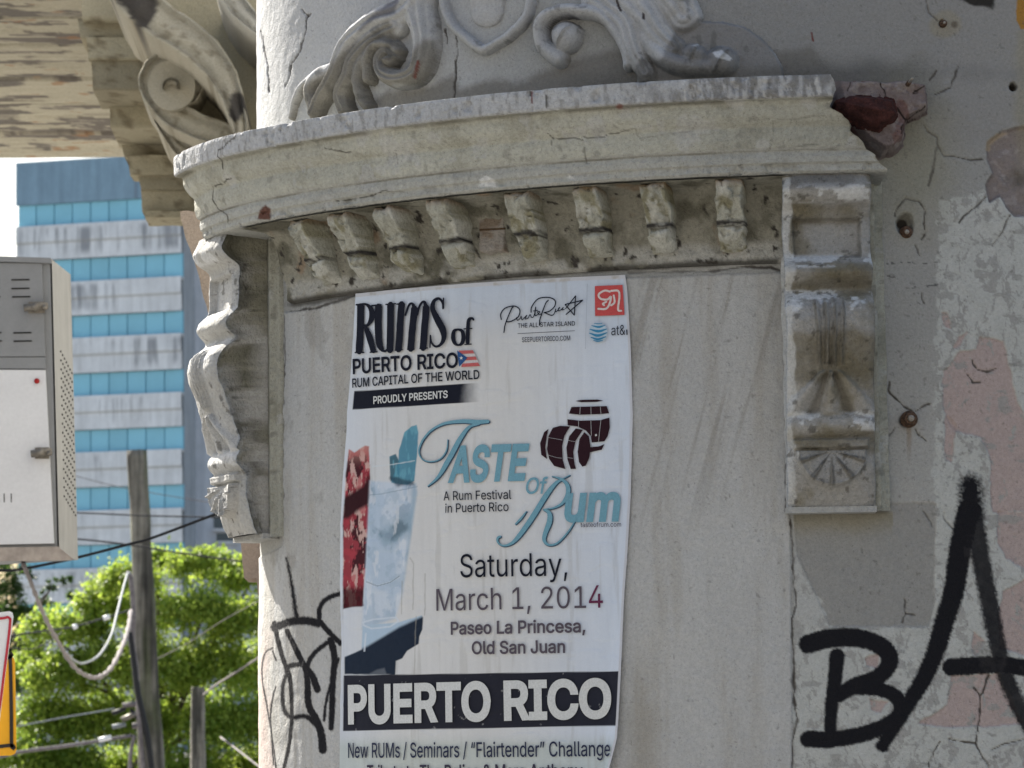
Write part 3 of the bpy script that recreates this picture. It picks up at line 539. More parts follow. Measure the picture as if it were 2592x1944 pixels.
    pf_ = np.concatenate([np.zeros(Ll.shape[:2]), (leaf*np.cos(uu*28)*(np.abs(uu) < .42)+l2*np.cos(ang*9)+med*np.cos(a2*10)), np.zeros(Rr.shape[:2])], 0).reshape(-1)
    c = mixc(c, (.10, .09, .07), sm(-.2, -.9, pf_)*.6)
    um = (np.abs(V[..., 0])/CW).reshape(-1); rg = (V[..., 0]/CW).reshape(-1)
    if ph < .6: c = mixc(c, (.50, .505, .50), sm(-.80, -.86, rg+(fbm(Pw, 30, 3, 335)-.5)*.3)*.8)
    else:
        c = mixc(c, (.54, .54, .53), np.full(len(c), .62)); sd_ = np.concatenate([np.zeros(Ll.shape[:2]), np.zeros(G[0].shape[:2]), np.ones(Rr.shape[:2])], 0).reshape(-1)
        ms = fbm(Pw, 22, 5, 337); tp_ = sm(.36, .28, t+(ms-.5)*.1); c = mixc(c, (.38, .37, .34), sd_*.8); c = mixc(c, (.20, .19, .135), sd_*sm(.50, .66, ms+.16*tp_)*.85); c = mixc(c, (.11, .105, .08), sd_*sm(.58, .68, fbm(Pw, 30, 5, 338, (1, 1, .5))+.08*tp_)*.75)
    c = mixc(c, (.06, .055, .045), sm(.66, .72, fbm(Pw, 70, 4, 341))*.6)
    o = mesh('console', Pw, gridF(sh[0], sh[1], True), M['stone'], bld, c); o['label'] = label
    # bottom plate + backing board
    m = MB(); ax = [A(math.cos(ph), -math.sin(ph), 0), Nn, A(0, 0, 1)]
    m.box(o0+A(0, 0, CZ1-.004)+Nn*(-.004), (CW+.002, .041, .005), ax); b = m.build('bottom_ledge', M['stone'], o, (.40, .40, .385))
    zs = np.linspace(CZ0+.0, CZ1-.006, 160); pf = [(CW-.004, -.05), (CW-.004, .022), (CW+.010, .024), (CW+.012, .022), (CW+.013, .014), (CW+.025, .012), (CW+.027, .010), (CW+.028, -.03)]; V = []
    for x, q in pf: V.append(o0+(x+(fbm(np.stack([zs*0+x, zs*0, zs], -1), 30, 3, 345)-.5)[:, None]*.004)*ax[0]+q*Nn+zs[:, None]*ax[2])
    V = np.array(V); sh = V.shape; V = V.reshape(-1, 3); cc = paint_stone(V, 0, 0, (.36, .355, .30), .45, 350)
    b = mesh('backing_strip', V, gridF(sh[0], sh[1], True), M['stone'], o, cc)
    return o
sR = float(SZ(2097, 900, .05)[0, 0]); console(sR, 'right carved console with fluted leaf and shell boss under the broken cornice end')
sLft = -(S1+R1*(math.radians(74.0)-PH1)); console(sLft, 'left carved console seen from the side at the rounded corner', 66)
# ---- far surround on the side street, only its edge shows
def extr(poly, Y0, th, name, m, parent, col, label=None, rough=.01, sub=5):
    q = []
    for i in range(len(poly)):
        a = np.array(poly[i]); b = np.array(poly[(i+1) % len(poly)])
        for k in range(sub): q.append(a+(b-a)*k/sub)
    q = np.array(q); P = at(q[:, 0], q[:, 1], Y0); J = (np.stack([fbm(P, 16, 3, 361), fbm(P, 16, 3, 363), fbm(P, 16, 3, 367)], -1)-.5)*rough*2; J[:, 1] = 0
    mb = MB().prism(P+J, A(0, th, 0)); V = np.vstack(mb.V); c = np.zeros(V.shape)+np.array(col); c *= (.8+.4*fbm(V, 12, 4, 371))[:, None]; o = mb.build(name, m, parent, c)
    if label: o['label'] = label
    return o
extr([(455, 537), (512, 533), (560, 560), (700, 560), (700, 800), (526, 788), (508, 735), (492, 672), (472, 610), (462, 575)], 7.6, .25, 'far_console', M['stone'], bld, (.42, .34, .27), 'upper tip of the next console round the corner')
extr([(603, 1330), (607, 1400), (618, 1462), (650, 1466), (652, 1500), (668, 1522), (720, 1520), (720, 1330)], 7.6, .22, 'far_console', M['stone'], bld, (.34, .27, .22), 'lower end of the next console round the corner')

# ---- tympanum reliefs: height fields on the wall
def relief(name, box, strokes, label, plate=None, step=.0022, colf=None, seed=0):
    b = SZ([box[0], box[2]], [box[1], box[3]]); lo = b.min(0); hi = b.max(0); s_, z_ = np.meshgrid(np.arange(lo[0], hi[0], step), np.arange(lo[1], hi[1], step), indexing='ij')
    P = W(s_, z_); wob = (fbm(P, 20, 3, seed+401)-.5)*.010; wob2 = (fbm(P, 20, 3, seed+405)-.5)*.010; h = np.full(s_.shape, -1.)
    for st in strokes:
        pts, r0, r1, hh = st[:4]; ds = st[4] if len(st) > 4 else 0
        q = smooth_line(pts) if len(pts) > 2 else np.array(pts, float); q = SZ(q[:, 0], q[:, 1]); d, f = dpoly(s_+wob, z_+wob2, q) if len(q) > 1 else (np.hypot(s_-q[0, 0], z_-q[0, 1]), s_*0)
        r = (r0+(r1-r0)*f)/1510; k = 1-(d/r)**2; hn = np.where(k > 0, hh*np.sqrt(np.clip(k, 0, 1))*(.7+.3*np.sin(math.pi*np.clip(f, .1, .9))), -1)
        if ds: hn = hn-np.where(k > 0, .005*np.exp(-((d/r)/.16)**2)+.0035*np.exp(-((d/r-.55)/.12)**2), 0)
        hn = np.where(hn > -.5, hn*1.25, hn); e = .003; m = np.maximum(h, hn); h = np.where((h > -.5) & (hn > -.5), np.log(np.exp(np.clip(h/e, -50, 50))+np.exp(np.clip(hn/e, -50, 50)))*e-.0, m)
    if plate is not None: q = np.array(plate); q = SZ(q[:, 0], q[:, 1]); d = sdf(s_, z_, q); h = np.maximum(h, np.where(d > 0, .009*sm(0, .006, d), -1))
    keep = h > -.5; h = np.where(keep, h+(fbm(P, 45, 3, seed+411)-.5)*.003, -.008)
    P = W(s_, z_, h+.001); sh = s_.shape; Pf = P.reshape(-1, 3); px, py = proj(Pf); Fq = gridF(sh[0], sh[1], True); kk = keep.reshape(-1); Fq = Fq[kk[Fq].any(1)]
    use = np.unique(Fq); mp = np.zeros(len(Pf), int); mp[use] = np.arange(len(use)); Pf = Pf[use]; px = px[use]; py = py[use]
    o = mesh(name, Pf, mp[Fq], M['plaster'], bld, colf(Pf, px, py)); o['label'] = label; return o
def rel_col(P, px, py):
    c = np.zeros(P.shape)+A(.41, .412, .415); n = fbm(P, 10, 5, 421); rg = (fbm(P, 22, 5, 431)-.5)*60; c *= (.85+.3*n)[:, None]
    bare = sdf(px, py, Z(ZT4, [(240, 780), (300, 560), (480, 440), (640, 260), (860, 130), (900, 260), (1000, 330), (1080, 250), (1160, 270), (1190, 420), (1100, 560), (900, 560), (780, 720), (500, 780)])); c = mixc(c, (.20, .19, .17), sm(-12, 10, bare+rg*.5)*.9)
    bare = sdf(px, py, Z(ZT1, [(1060, 200), (1200, 130), (1420, 130), (1620, 210), (1800, 500), (740, 520), (830, 380), (960, 380), (1000, 300)])); c = mixc(c, (.215, .21, .205), sm(-8, 8, bare+rg*.5)*.9)
    c = mixc(c, (.20, .18, .15), sm(-10, 10, sdf(px, py, Z(ZT1, [(520, 190), (560, 140), (700, 330), (640, 420), (380, 440), (330, 380), (470, 330)]))+rg*.4)*.8)
    c = mixc(c, (.12, .12, .14), sm(-5, 5, sdf(px, py, Z(ZT4, [(620, 260), (700, 150), (850, 20), (930, -20), (900, 90), (790, 110), (700, 180)]))+rg*.35)*.8); c = mixc(c, (.10, .10, .11), sm(14, 4, np.abs(np.hypot(px-1433, py-90)-42)+rg*.5)*(py < 75)*.7)
    for q in ([(1300, 340), (1360, 325), (1430, 380), (1410, 395), (1320, 370)], [(1160, 295), (1210, 285), (1200, 300)]): c = mixc(c, (.56, .57, .58), sm(-1, 2, sdf(px, py, Z(ZT1, q))+rg*.12))
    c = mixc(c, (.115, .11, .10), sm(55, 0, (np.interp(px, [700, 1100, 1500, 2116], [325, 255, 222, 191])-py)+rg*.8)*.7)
    c = mixc(c, (.10, .098, .09), sm(.62, .72, fbm(P, 45, 4, 441))*.5)
    for q in ([(1050, 400), (1030, 500)], ): c = mixc(c, (.16, .06, .05), sm(5, 2, dpoly(px, py, Z(ZT4, q))[0]+rg*.1))
    for q in ([(680, 0), (690, 40), (705, 70)], [(850, 90), (853, 120)]): c = mixc(c, (.06, .05, .05), sm(4, 2, dpoly(px, py, Z(ZT1, q))[0]))
    return c
L4 = lambda p: Z(ZT4, p); L1 = lambda p: Z(ZT1, p)
relief('scroll_relief', (735, -70, 1130, 322), [
    (L4([(1120, -120), (1090, 60), (1120, 200), (1130, 340), (1090, 470), (980, 520), (880, 490), (850, 400), (900, 330), (950, 380)]), 52, 12, .034, 1), (L4([(760, 520), (775, 400), (830, 310), (920, 290), (960, 340)]), 18, 14, .030),
    (L4([(1120, -60), (980, 80), (820, 150), (680, 250), (610, 380), (560, 520), (470, 650), (430, 740)]), 46, 20, .034, 1), (L4([(950, 180), (800, 260), (700, 380), (650, 520), (600, 620), (615, 720)]), 30, 22, .032, 1),
    (L4([(900, 260), (790, 330), (720, 450), (700, 560), (740, 670), (760, 700)]), 22, 16, .026), (L4([(500, 460), (420, 500), (370, 600), (390, 700)]), 24, 20, .018), (L4([(480, 450), (340, 540), (270, 660), (250, 760)]), 14, 10, .012),
    (L4([(640, 560), (610, 660), (640, 740)]), 14, 16, .022), ([(1005, 156), (1006, 158)], 18, 18, .040)],
    'left acanthus scroll carved above the cornice', colf=rel_col)
relief('shield_relief', (1100, -70, 1370, 150), [(L4([(1225, -150), (1235, 20), (1290, 170), (1400, 270), (1490, 335), (1600, 275), (1740, 150), (1790, 20), (1800, -150)]), 15, 15, .016), (L4([(1500, -150), (1500, 60)]), 70, 50, .010)],
    'pointed lower tip of a carved shield above the cornice middle', colf=rel_col, seed=30)
relief('scroll_relief', (1365, -70, 2010, 212), [
    (L1([(330, 380), (225, 310), (205, 190), (280, 100), (430, 75), (590, 110), (690, 220), (750, 330), (765, 440)]), 24, 15, .030), ([(1436, 92), (1442, 96)], 40, 42, .034), (L1([(620, -160), (760, 0), (880, 130), (960, 240), (1060, 330)]), 62, 34, .034, 1),
    (L1([(560, 0), (720, 130), (790, 260), (820, 380), (880, 500)]), 44, 24, .034, 1), (L1([(900, 260), (960, 360), (1060, 430), (1200, 450), (1300, 450)]), 34, 26, .034), ([(1758, 145), (1764, 147)], 32, 32, .040), ([(1826, 158), (1832, 162)], 42, 42, .040),
    (L1([(900, -150), (1050, 0), (1120, 110)]), 60, 46, .030, 1), (L1([(840, 380), (860, 480), (900, 520)]), 20, 20, .020)],
    'right acanthus scroll with a round disc edge carved above the cornice', plate=Z(ZT2, [(-300, -100), (60, 100), (130, 135), (260, 140), (400, 170), (520, 250), (600, 340), (650, 430), (668, 520), (400, 560), (-300, 560)]), colf=rel_col, seed=60)

# ---- bolts in the wall
def bolt(px_, py_, r, label, out=.02, tilt=0.):
    s, z = SZ([px_], [py_])[0]; ph = nrm_at(s); n = A(-math.sin(ph), -math.cos(ph), 0); c0 = W(s, z); m = MB(); m.tube([c0-n*.02, c0+n*out*.4], r*1.25, 14)
    o = m.build('bolt', M['rust'], bld, None, True); o['label'] = label; m = MB(); m.tube([c0+n*out*.4, c0+n*out*.55, c0+n*out*1.0], [r*1.0, r*.98, r*.85], 6); nu = m.build('nut', M['rust'], o, None, False)
    m = MB(); m.tube([c0+n*out, c0+n*out*1.45], [r*.5, r*.42], 10); m.build('bolt_tip', mat_pale, o, None, True); return o
mat_pale = mat('pale_bolt_tip', (.34, .31, .27), rough=.6, metal=.3, n1=(300, .3))
bolt(2300, 1062, .0115, 'pale round bolt head beside the lower half of the right console', .022)
bolt(2294, 588, .0085, 'rusty bolt in a dark hole beside the top of the right console', .006)
bolt(2285, 229, .0050, 'small bolt in the crumbled cornice end', .072)
bolt(2388, 60, .0050, 'rusty stub near the top right soot stain', .008)

# ---- balcony on the side street, seen from below
bal = mesh('balcony', *(lambda: ([(0, 0, 0)]*0, []))()) if False else None
zsf = EYE+ (rays([100.], [398.])[0][2]/rays([100.], [398.])[0][1])*17.9
def paintwood(P, px, py):
    c = np.zeros(P.shape)+A(.42, .385, .295); c *= (.85+.3*fbm(P, 3, 4, 501))[:, None]; rg = (fbm(P, 9, 5, 505, (.5, 1.2, 1))-.5)
    bare = [(Z00, [(-50, 20), (500, 60), (560, 100), (300, 150), (-50, 130)]), (Z00, [(-50, 490), (200, 480), (430, 495), (250, 520), (-50, 560)]), (Z00, [(-60, 670), (60, 690), (200, 780), (100, 840), (-60, 830)]), (Z00, [(140, 390), (300, 385), (230, 410), (150, 415)]), (Z00, [(200, 930), (390, 925), (300, 960)]), (Z00, [(330, 295), (550, 290), (400, 305)]), (Z00, [(-60, 920), (60, 925), (-60, 960)])]
    for o, q in bare:
        d = sdf(px, py, Z(o, q))+rg*90; c = mixc(c, (.13, .115, .10), sm(-3, 5, d)*.95)
    k = fbm(P, 5, 6, 511, (.5, 1.8, 1)); c = mixc(c, (.15, .13, .11), sm(.60, .62, k)); k2 = fbm(P, 9, 5, 515, (.6, 1.5, 1)); c = mixc(c, (.30, .15, .06), sm(.645, .67, k2)*.7); c = mixc(c, (.50, .46, .36), sm(.60, .64, fbm(P, 12, 4, 519, (.4, 2, 1)))*.4)
    ln = fbm(P, 11, 4, 525, (.15, 7, 1)); c = mixc(c, (.12, .10, .07), sm(.72, .76, ln)*.7); return c
balc = empty('x', (0, 0, 0), '', ''); bpy.data.objects.remove(balc)
ysplit = []
for yy in (-80, 42, 118, 200, 262, 335, 398):
    d = rays([100.], [float(yy)])[0]; ysplit.append((zsf-EYE)*d[1]/d[2])
bal = None; xL, xR = -5.0, -.30
for i in range(len(ysplit)-1):
    ya, yb = ysplit[i+1]*1.0, ysplit[i]-.006
    ya, yb = min(ya, yb), max(ya, yb); ya, yb = ysplit[i]+.004, ysplit[i+1]-.004
    nx, ny = 380, max(14, int((yb-ya)/.025)); xs = np.linspace(xL, xR, nx); ys = np.linspace(ya, yb, ny); Xg, Yg = np.meshgrid(xs, ys, indexing='ij'); P0 = np.stack([Xg, Yg, Xg*0+zsf], -1)
    k = fbm(P0, 9, 5, 511, (.5, 2.2, 1)); hz = .004*((i*37) % 5-2)-.0+(fbm(P0, 5, 3, 531, (.3, 2, 1))-.5)*.02+sm(.58, .68, k)*.010; Zg = P0[..., 2]+hz
    Zg[:, 0] += .03; Zg[:, -1] += .03; Pp = np.stack([Xg, Yg, Zg], -1).reshape(-1, 3); px, py = proj(Pp)
    if bal is None:
        tp = MB().box(((xL+xR)/2, (ysplit[0]+ysplit[-1])/2, zsf+.11), ((xR-xL)/2, (ysplit[-1]-ysplit[0])/2, .075)); bal = tp.build('balcony', M['wood'], bld, (.30, .27, .19)); bal['label'] = 'wooden balcony underside with flaking cream paint'
    mesh('plank', Pp, gridF(nx, ny, False), M['wood'], bal, paintwood(Pp, px, py))
# stepped stone corbel
def ccol(V):
    sh_ = .8+.4*rng.random()
    c = np.zeros(V.shape)+A(.40, .36, .26); c *= sh_*(.8+.4*fbm(V, 5, 4, 541))[:, None]; c = mixc(c, (.17, .14, .09), sm(.58, .68, fbm(V, 22, 4, 545))*.7); return c
def course(x0, x1, y0, y1, Y, th, rough=.006, lean=0):
    P = np.array([at(float(x0), float(y0), Y), at(float(x0+lean), float(y1), Y), at(float(x1), float(y1), Y), at(float(x1), float(y0), Y)]); nx, nz, ny = 50, 10, 12
    g = []                                 # front face then underside, one bent sheet, plus left end
    for k in range(nz+1): t = k/nz; g.append(np.linspace(P[0]*(1-t)+P[1]*t, P[3]*(1-t)+P[2]*t, nx))
    for k in range(1, ny+1): g.append(g[nz]+A(0, th*k/ny, 0))
    V = np.array(g); sh = V.shape; V = V.reshape(-1, 3); V += (np.stack([fbm(V, 14, 3, 551), fbm(V, 14, 3, 555), fbm(V, 14, 3, 559)], -1)-.5)*rough*2
    G = gridF(sh[0], sh[1]); n0 = len(V); L = V.reshape(sh)[:, 0]; a = L[:nz+1]; bk = a+A(0, th, 0); V = np.vstack([V, a, bk]); e = [(n0+i, n0+i+1, n0+nz+1+i+1, n0+nz+1+i) for i in range(nz)]
    o = mesh('corbel_course', V, [tuple(f) for f in G]+e, M['stone'], cor, ccol(V)); return o
cor = MB().box((-.30, 14.2, zsf-.15), (.1, .5, .2)).build('corbel', M['stone'], bld, (.38, .33, .21)); cor['label'] = 'stepped stone corbel carrying the balcony'
course(205, 900, -80, 52, 13.20, 0.30, 0.004, 4.0); course(196, 900, 48, 96, 13.26, 0.30, 0.004, 8); course(218, 900, 94, 150, 13.24, 0.35, 0.004, 6.0); course(232, 900, 152, 228, 13.26, 0.42, 0.005, 3.0); course(276, 900, 252, 322, 13.62, 0.50, 0.005, 3.0); course(308, 900, 366, 398, 14.05, 0.30, 0.005, 8)
course(322, 900, 392, 440, 14.00, 0.20, 0.010, 8); course(350, 900, 436, 480, 14.03, 0.20, 0.010, 8.0); course(357, 900, 478, 536, 14.05, 0.25, 0.007, 3.0); course(360, 900, 534, 550, 13.98, 0.25, 0.004, 6.0)
# scroll bracket: thick spiral and the curved ribbon above it
def sweep(name, pts, wd, Y, th, label, parent, seed=0, rim=.3, colb=(.45, .415, .33), dark=None):
    q = smooth_line(pts, 8); n = len(q); t = np.gradient(q[:, :2], axis=0); t /= np.linalg.norm(t, axis=1)[:, None]; nn = np.stack([-t[:, 1], t[:, 0]], -1); r = q[:, 2] if q.shape[1] > 2 else np.full(n, wd)
    nk = 15; a = np.linspace(-1, 1, nk); rows = []
    base = at(q[:, 0], q[:, 1], Y)
    for k in a:
        P = at(q[:, 0]+nn[:, 0]*r*k, q[:, 1]+nn[:, 1]*r*k, Y); P[:, 1] -= .04*(abs(k) > .72)-.012*np.cos(k*math.pi/2)*rim*0; P[:, 1] += -.034*math.cos(k*math.pi/2); rows.append(P)
    V = np.array([rows[0]+A(0, th, 0)]+rows+[rows[-1]+A(0, th, 0)]); sh = V.shape; V = V.reshape(-1, 3); V += (np.stack([fbm(V, 14, 3, 571), fbm(V, 14, 3, 575), fbm(V, 14, 3, 579)], -1)-.5)*.019
    c = np.zeros(V.shape)+np.array(colb); c *= (.8+.4*fbm(V, 9, 4, 581+seed))[:, None]; c = mixc(c, (.20, .17, .12), sm(.55, .68, fbm(V, 30, 4, 585))*.6)
    if dark is not None: px, py = proj(V); rg = (fbm(V, 18, 5, 589)-.5)*70; [None for _ in ()]; 
    if dark is not None:
        for d_ in dark: c = mixc(c, (.05, .045, .045), sm(-4, 6, sdf(px, py, d_)+rg)*.9)
    o = mesh(name, V, gridF(sh[0], sh[1], True), M['stone'], parent, c); 
    if label: o['label'] = label
    return o
bk = sweep('scroll_bracket', [(600, 372, 34), (560, 345, 34), (500, 322, 34), (440, 290, 36), (398, 245, 34), (382, 205, 32), (400, 170, 28), (436, 156, 26), (474, 172, 26), (494, 212, 24), (488, 246, 18), (470, 262, 10)], 30, 12.58, .65, 'spiral scroll bracket under the balcony', bld, 3)
_th = np.linspace(0, 2*math.pi, 29)[:-1]; extr([(434+60*math.cos(t_), 216+64*math.sin(t_)) for t_ in _th], 12.50, .6, 'scroll_disc', M['stone'], bk, (.45, .415, .33), None, .006, 1)
sweep('scroll_eye', [(414, 226, 3), (420, 212, 5), (434, 206, 6), (448, 212, 5), (452, 224, 3)], 10, 12.48, .1, None, bk, 4)
sweep('bracket_edge', [(640, 470, 26), (560, 425, 24), (480, 395, 22), (430, 350, 16), (398, 300, 12)], 16, 12.8, .6, None, bk, 5)
sweep('ribbon_bracket', [(300, -60, 44), (330, -10, 44), (375, 30, 46), (440, 78, 46), (500, 120, 44), (548, 170, 40), (580, 225, 32), (600, 285, 24), (610, 330, 18), (606, 420, 12)], 40, 12.2, .95, 'curved stone ribbon bracket stained black', bld, 7, dark=[Z(Z00, [(700, -80), (1000, -80), (1000, 60), (960, 200), (900, 190), (820, 90)]), Z(Z00, [(1480, 600), (1560, 570), (1620, 640), (1560, 780), (1500, 740)]), Z(Z00, [(1590, 600), (1700, 560), (1700, 700), (1620, 650)])])
sweep('ribbon_bracket', [(560, -60, 26), (590, 0, 28), (640, 60, 24), (700, 90, 20)], 30, 12.06, .95, 'second curved ribbon end high beside the wall edge', bld, 9, colb=(.50, .48, .42))
mb = MB(); Q = at(np.array([425., 760, 760, 300]), np.array([310., 420, -90, -90]), 12.78); mb.hexa(Q, A(0, .9, 0)); V = np.vstack(mb.V); o = mb.build('bracket_web', M['stone'], bld, (.45, .40, .28)); o['label'] = 'plain stone web behind the curved brackets'

# ================================================================= POSTER
def wp(px_, py_, off): sz = SZ(px_, py_); return W(sz[:, 0], sz[:, 1], off)
Lx = lambda y: np.interp(y, [744, 933, 1042, 1087, 1217, 1325, 1488, 1633, 1778, 1944, 2150], [906, 895, 884, 883, 872, 867, 866, 871, 868, 866, 864])
Rx = lambda y: np.interp(y, [690, 734, 882, 1056, 1253, 1420, 1496, 1669, 1807, 1868, 1944, 2150], [1584, 1590, 1599, 1604, 1599, 1590, 1584, 1577, 1571, 1568, 1550, 1530])
def poster_rows(v): return 744+v*(2150-744), 697+v*(2140-697)
nu, nv = 340, 680; vv = np.linspace(0, 1, nv); yl, yr = poster_rows(vv); a = SZ(Lx(yl), yl); b = SZ(Rx(yr), yr); u = np.linspace(0, 1, nu)
s_ = a[None, :, 0]+(b-a)[None, :, 0]*u[:, None]; z_ = a[None, :, 1]+(b-a)[None, :, 1]*u[:, None]
Pp = W(s_, z_); 
edge = sm(.955, 1.0, u)[:, None]*np.interp(vv, [0, .3, .6, .75, .9, 1], [.0015, .001, .004, .006, .016, .02])[None]
OFFP = .0040+.0015*(fbm(Pp, 10, 3, 601, (1, 1, .3)))+.0007*sm(.52, .62, fbm(Pp, 16, 3, 603, (1, 1, 2.)))+edge+sm(.03, 0, u)[:, None]*.003*fbm(Pp, 5, 2, 605)
Pp = W(s_, z_, OFFP).reshape(-1, 3); px, py = proj(Pp); U = np.repeat(u, nv); V_ = np.tile(vv, nu)
c = np.zeros(Pp.shape)+A(.60, .66, .75); cen = sm(.62, .12, np.abs(U-.42))*1.0; c = mixc(c, (.63, .625, .61), cen*.9*sm(0, .10, V_)); n = fbm(Pp, 6, 4, 611, (1, 1, .3)); c *= (.92+.16*n)[:, None]
c = mixc(c, (.44, .50, .46), sm(1850, 1900, py)*.6); c = mixc(c, (.36, .43, .54), sm(930, 780, py)*sm(1080, 1180, px)*.25)
c = mixc(c, (.30, .285, .25), sm(.60, .72, fbm(Pp, 40, 4, 615, (2, 2, .15)))*.22)
ng = fbm(Pp, 60, 4, 621); nl = fbm(Pp, 26, 5, 625)-.5; nd = fbm(Pp, 110, 3, 631)
B_ = lambda p: Z(PB, p, PK); C_ = lambda p: Z(PC, p, PK); A_ = lambda p: Z(PA, p, PK)
# picture: red drink
red = B_([(92, 380), (130, 405), (205, 350), (238, 355), (238, 700), (215, 1160), (190, 1440), (195, 1475), (50, 1500), (50, 860), (70, 560)])
k = sm(-2, 2, sdf(px, py, red)+nl*8); rc = np.zeros(Pp.shape)+A(.30, .045, .06); rc = mixc(rc, (.06, .012, .018), sm(.50, .56, fbm(Pp, 42, 4, 641, (1.4, 1.4, .8)))); rc = mixc(rc, (.60, .40, .36), sm(.53, .60, fbm(Pp, 60, 4, 635, (1.6, 1.6, .7)))*.9); rc = mixc(rc, (.42, .05, .07), sm(.52, .60, fbm(Pp, 80, 3, 638))*.6); rc = mixc(rc, (.55, .28, .24), sm(1190, 1120, py)*.7*sm(.35, .5, ng))
rc = mixc(rc, (.035, .008, .012), sm(-8, 6, sdf(px, py, B_([(55, 720), (190, 640), (238, 560), (238, 760), (160, 800), (90, 860), (52, 860)])))); rc = mixc(rc, (.05, .006, .01), sm(1475, 1500, py)*.9)
c = c*(1-k[:, None])+rc*k[:, None]
# blue drink
gl = B_([(238, 600), (560, 620), (570, 680), (540, 900), (500, 1160), (470, 1380), (420, 1560), (180, 1640), (200, 1380), (225, 860)]); k = sm(-5, 5, sdf(px, py, gl))
bc = np.zeros(Pp.shape)+A(.42, .53, .66); bc = mixc(bc, (.60, .66, .74), sm(.45, .6, nl+.5)*.6); bc = mixc(bc, (.52, .60, .68), sm(1150, 1090, py)*.7); bc = mixc(bc, (.10, .22, .30), sm(-14, 10, sdf(px, py, B_([(235, 850), (300, 960), (400, 920), (480, 850), (540, 800), (520, 930), (430, 1010), (350, 1090), (290, 1000)]))+nl*60)*.85); bc = mixc(bc, (.05, .12, .18), sm(-10, 6, sdf(px, py, B_([(280, 930), (360, 960), (480, 880), (500, 940), (360, 1040)]))+nl*50)*.85)
bc = mixc(bc, (.30, .42, .54), sm(.52, .60, fbm(Pp, 45, 4, 655))*.5); bc = mixc(bc, (.16, .26, .36), sm(.60, .66, fbm(Pp, 30, 4, 657))*.5*sm(1450, 1380, py)); bc = mixc(bc, (.68, .72, .78), sm(.60, .66, fbm(Pp, 38, 4, 659, (1.5, 1.5, .5)))*.6); bc = mixc(bc, (.25, .38, .50), sm(14, 0, np.abs(px-np.interp(py, [1240, 1560], [1050, 1022])))*.8)
c = c*(1-k[:, None]*.85)+bc*k[:, None]*.85
for q, cc in ((B_([(375, 430), (420, 410), (450, 480), (440, 600), (385, 600)]), (.04, .13, .18)), (B_([(565, 210), (578, 260), (570, 420), (550, 600), (500, 630), (390, 610), (440, 470), (440, 390), (480, 260), (530, 220)]), (.07, .24, .34))):
    k = sm(-1.5, 1.5, sdf(px, py, q)+nl*5); c = mixc(c, cc, k*.95); c = mixc(c, (.16, .40, .50), k*sm(.5, .6, fbm(Pp, 60, 3, 645, (2, 2, .6)))*.6)
c = mixc(c, (.03, .06, .09), sm(-4, 6, sdf(px, py, B_([(385, 580), (550, 600), (560, 640), (440, 630)]))+nl*20)*.8); c = mixc(c, (.6, .66, .7), sm(2, .6, dpoly(px, py, B_([(255, 500), (400, 485), (550, 460)]))[0])*.7); c = mixc(c, (.2, .28, .36), sm(2, .5, dpoly(px, py, B_([(235, 700), (330, 690), (480, 660), (570, 640)]))[0])*.6)
# tray
tr = C_([(60, 780), (180, 730), (190, 560), (440, 540), (600, 490), (612, 505), (605, 590), (585, 640), (580, 690), (500, 740), (465, 790), (420, 810), (415, 905), (60, 905)]); k = sm(-1.5, 1.5, sdf(px, py, tr)+nl*4); tc = np.zeros(Pp.shape)+A(.015, .025, .045); tc = mixc(tc, (.42, .54, .66), sm(5, -6, py-np.interp(px, [872, 930, 1010, 1071], [1662, 1636, 1588, 1560])+0)); c = c*(1-k[:, None])+tc*k[:, None]
c = mixc(c, (.20, .22, .25), sm(-3, 3, sdf(px, py, C_([(205, 915), (290, 870), (340, 860), (360, 915)])))*.5)
for q in (C_([(190, 540), (260, 520), (420, 505), (440, 530), (380, 570), (250, 585), (195, 560), (190, 540)]), C_([(215, 260), (290, 285), (380, 260), (445, 220)]), C_([(210, 620), (200, 740)])): c = mixc(c, (.62, .68, .75), sm(3.2, 1, dpoly(px, py, q)[0])*.8); 
c = mixc(c, (.12, .18, .25), sm(2, .6, dpoly(px, py+5, C_([(215, 270), (290, 300), (380, 275), (445, 230)]))[0])*.7)
# printed bands
k = sm(-.8, .8, sdf(px, py, A_([(128, 858), (1060, 795), (1060, 930), (116, 986)]))); k = k*sm(1215, 1165, px+(nl*40)); c = mixc(c, (.010, .012, .022), k)
k = sm(-.8, .8, sdf(px, py, C_([(55, 912), (1988, 882), (1988, 1262), (50, 1300)]))); c = mixc(c, (.010, .011, .022), k*.98); c = mixc(c, (.5, .5, .5), k*sm(.77, .79, nd)*.4)
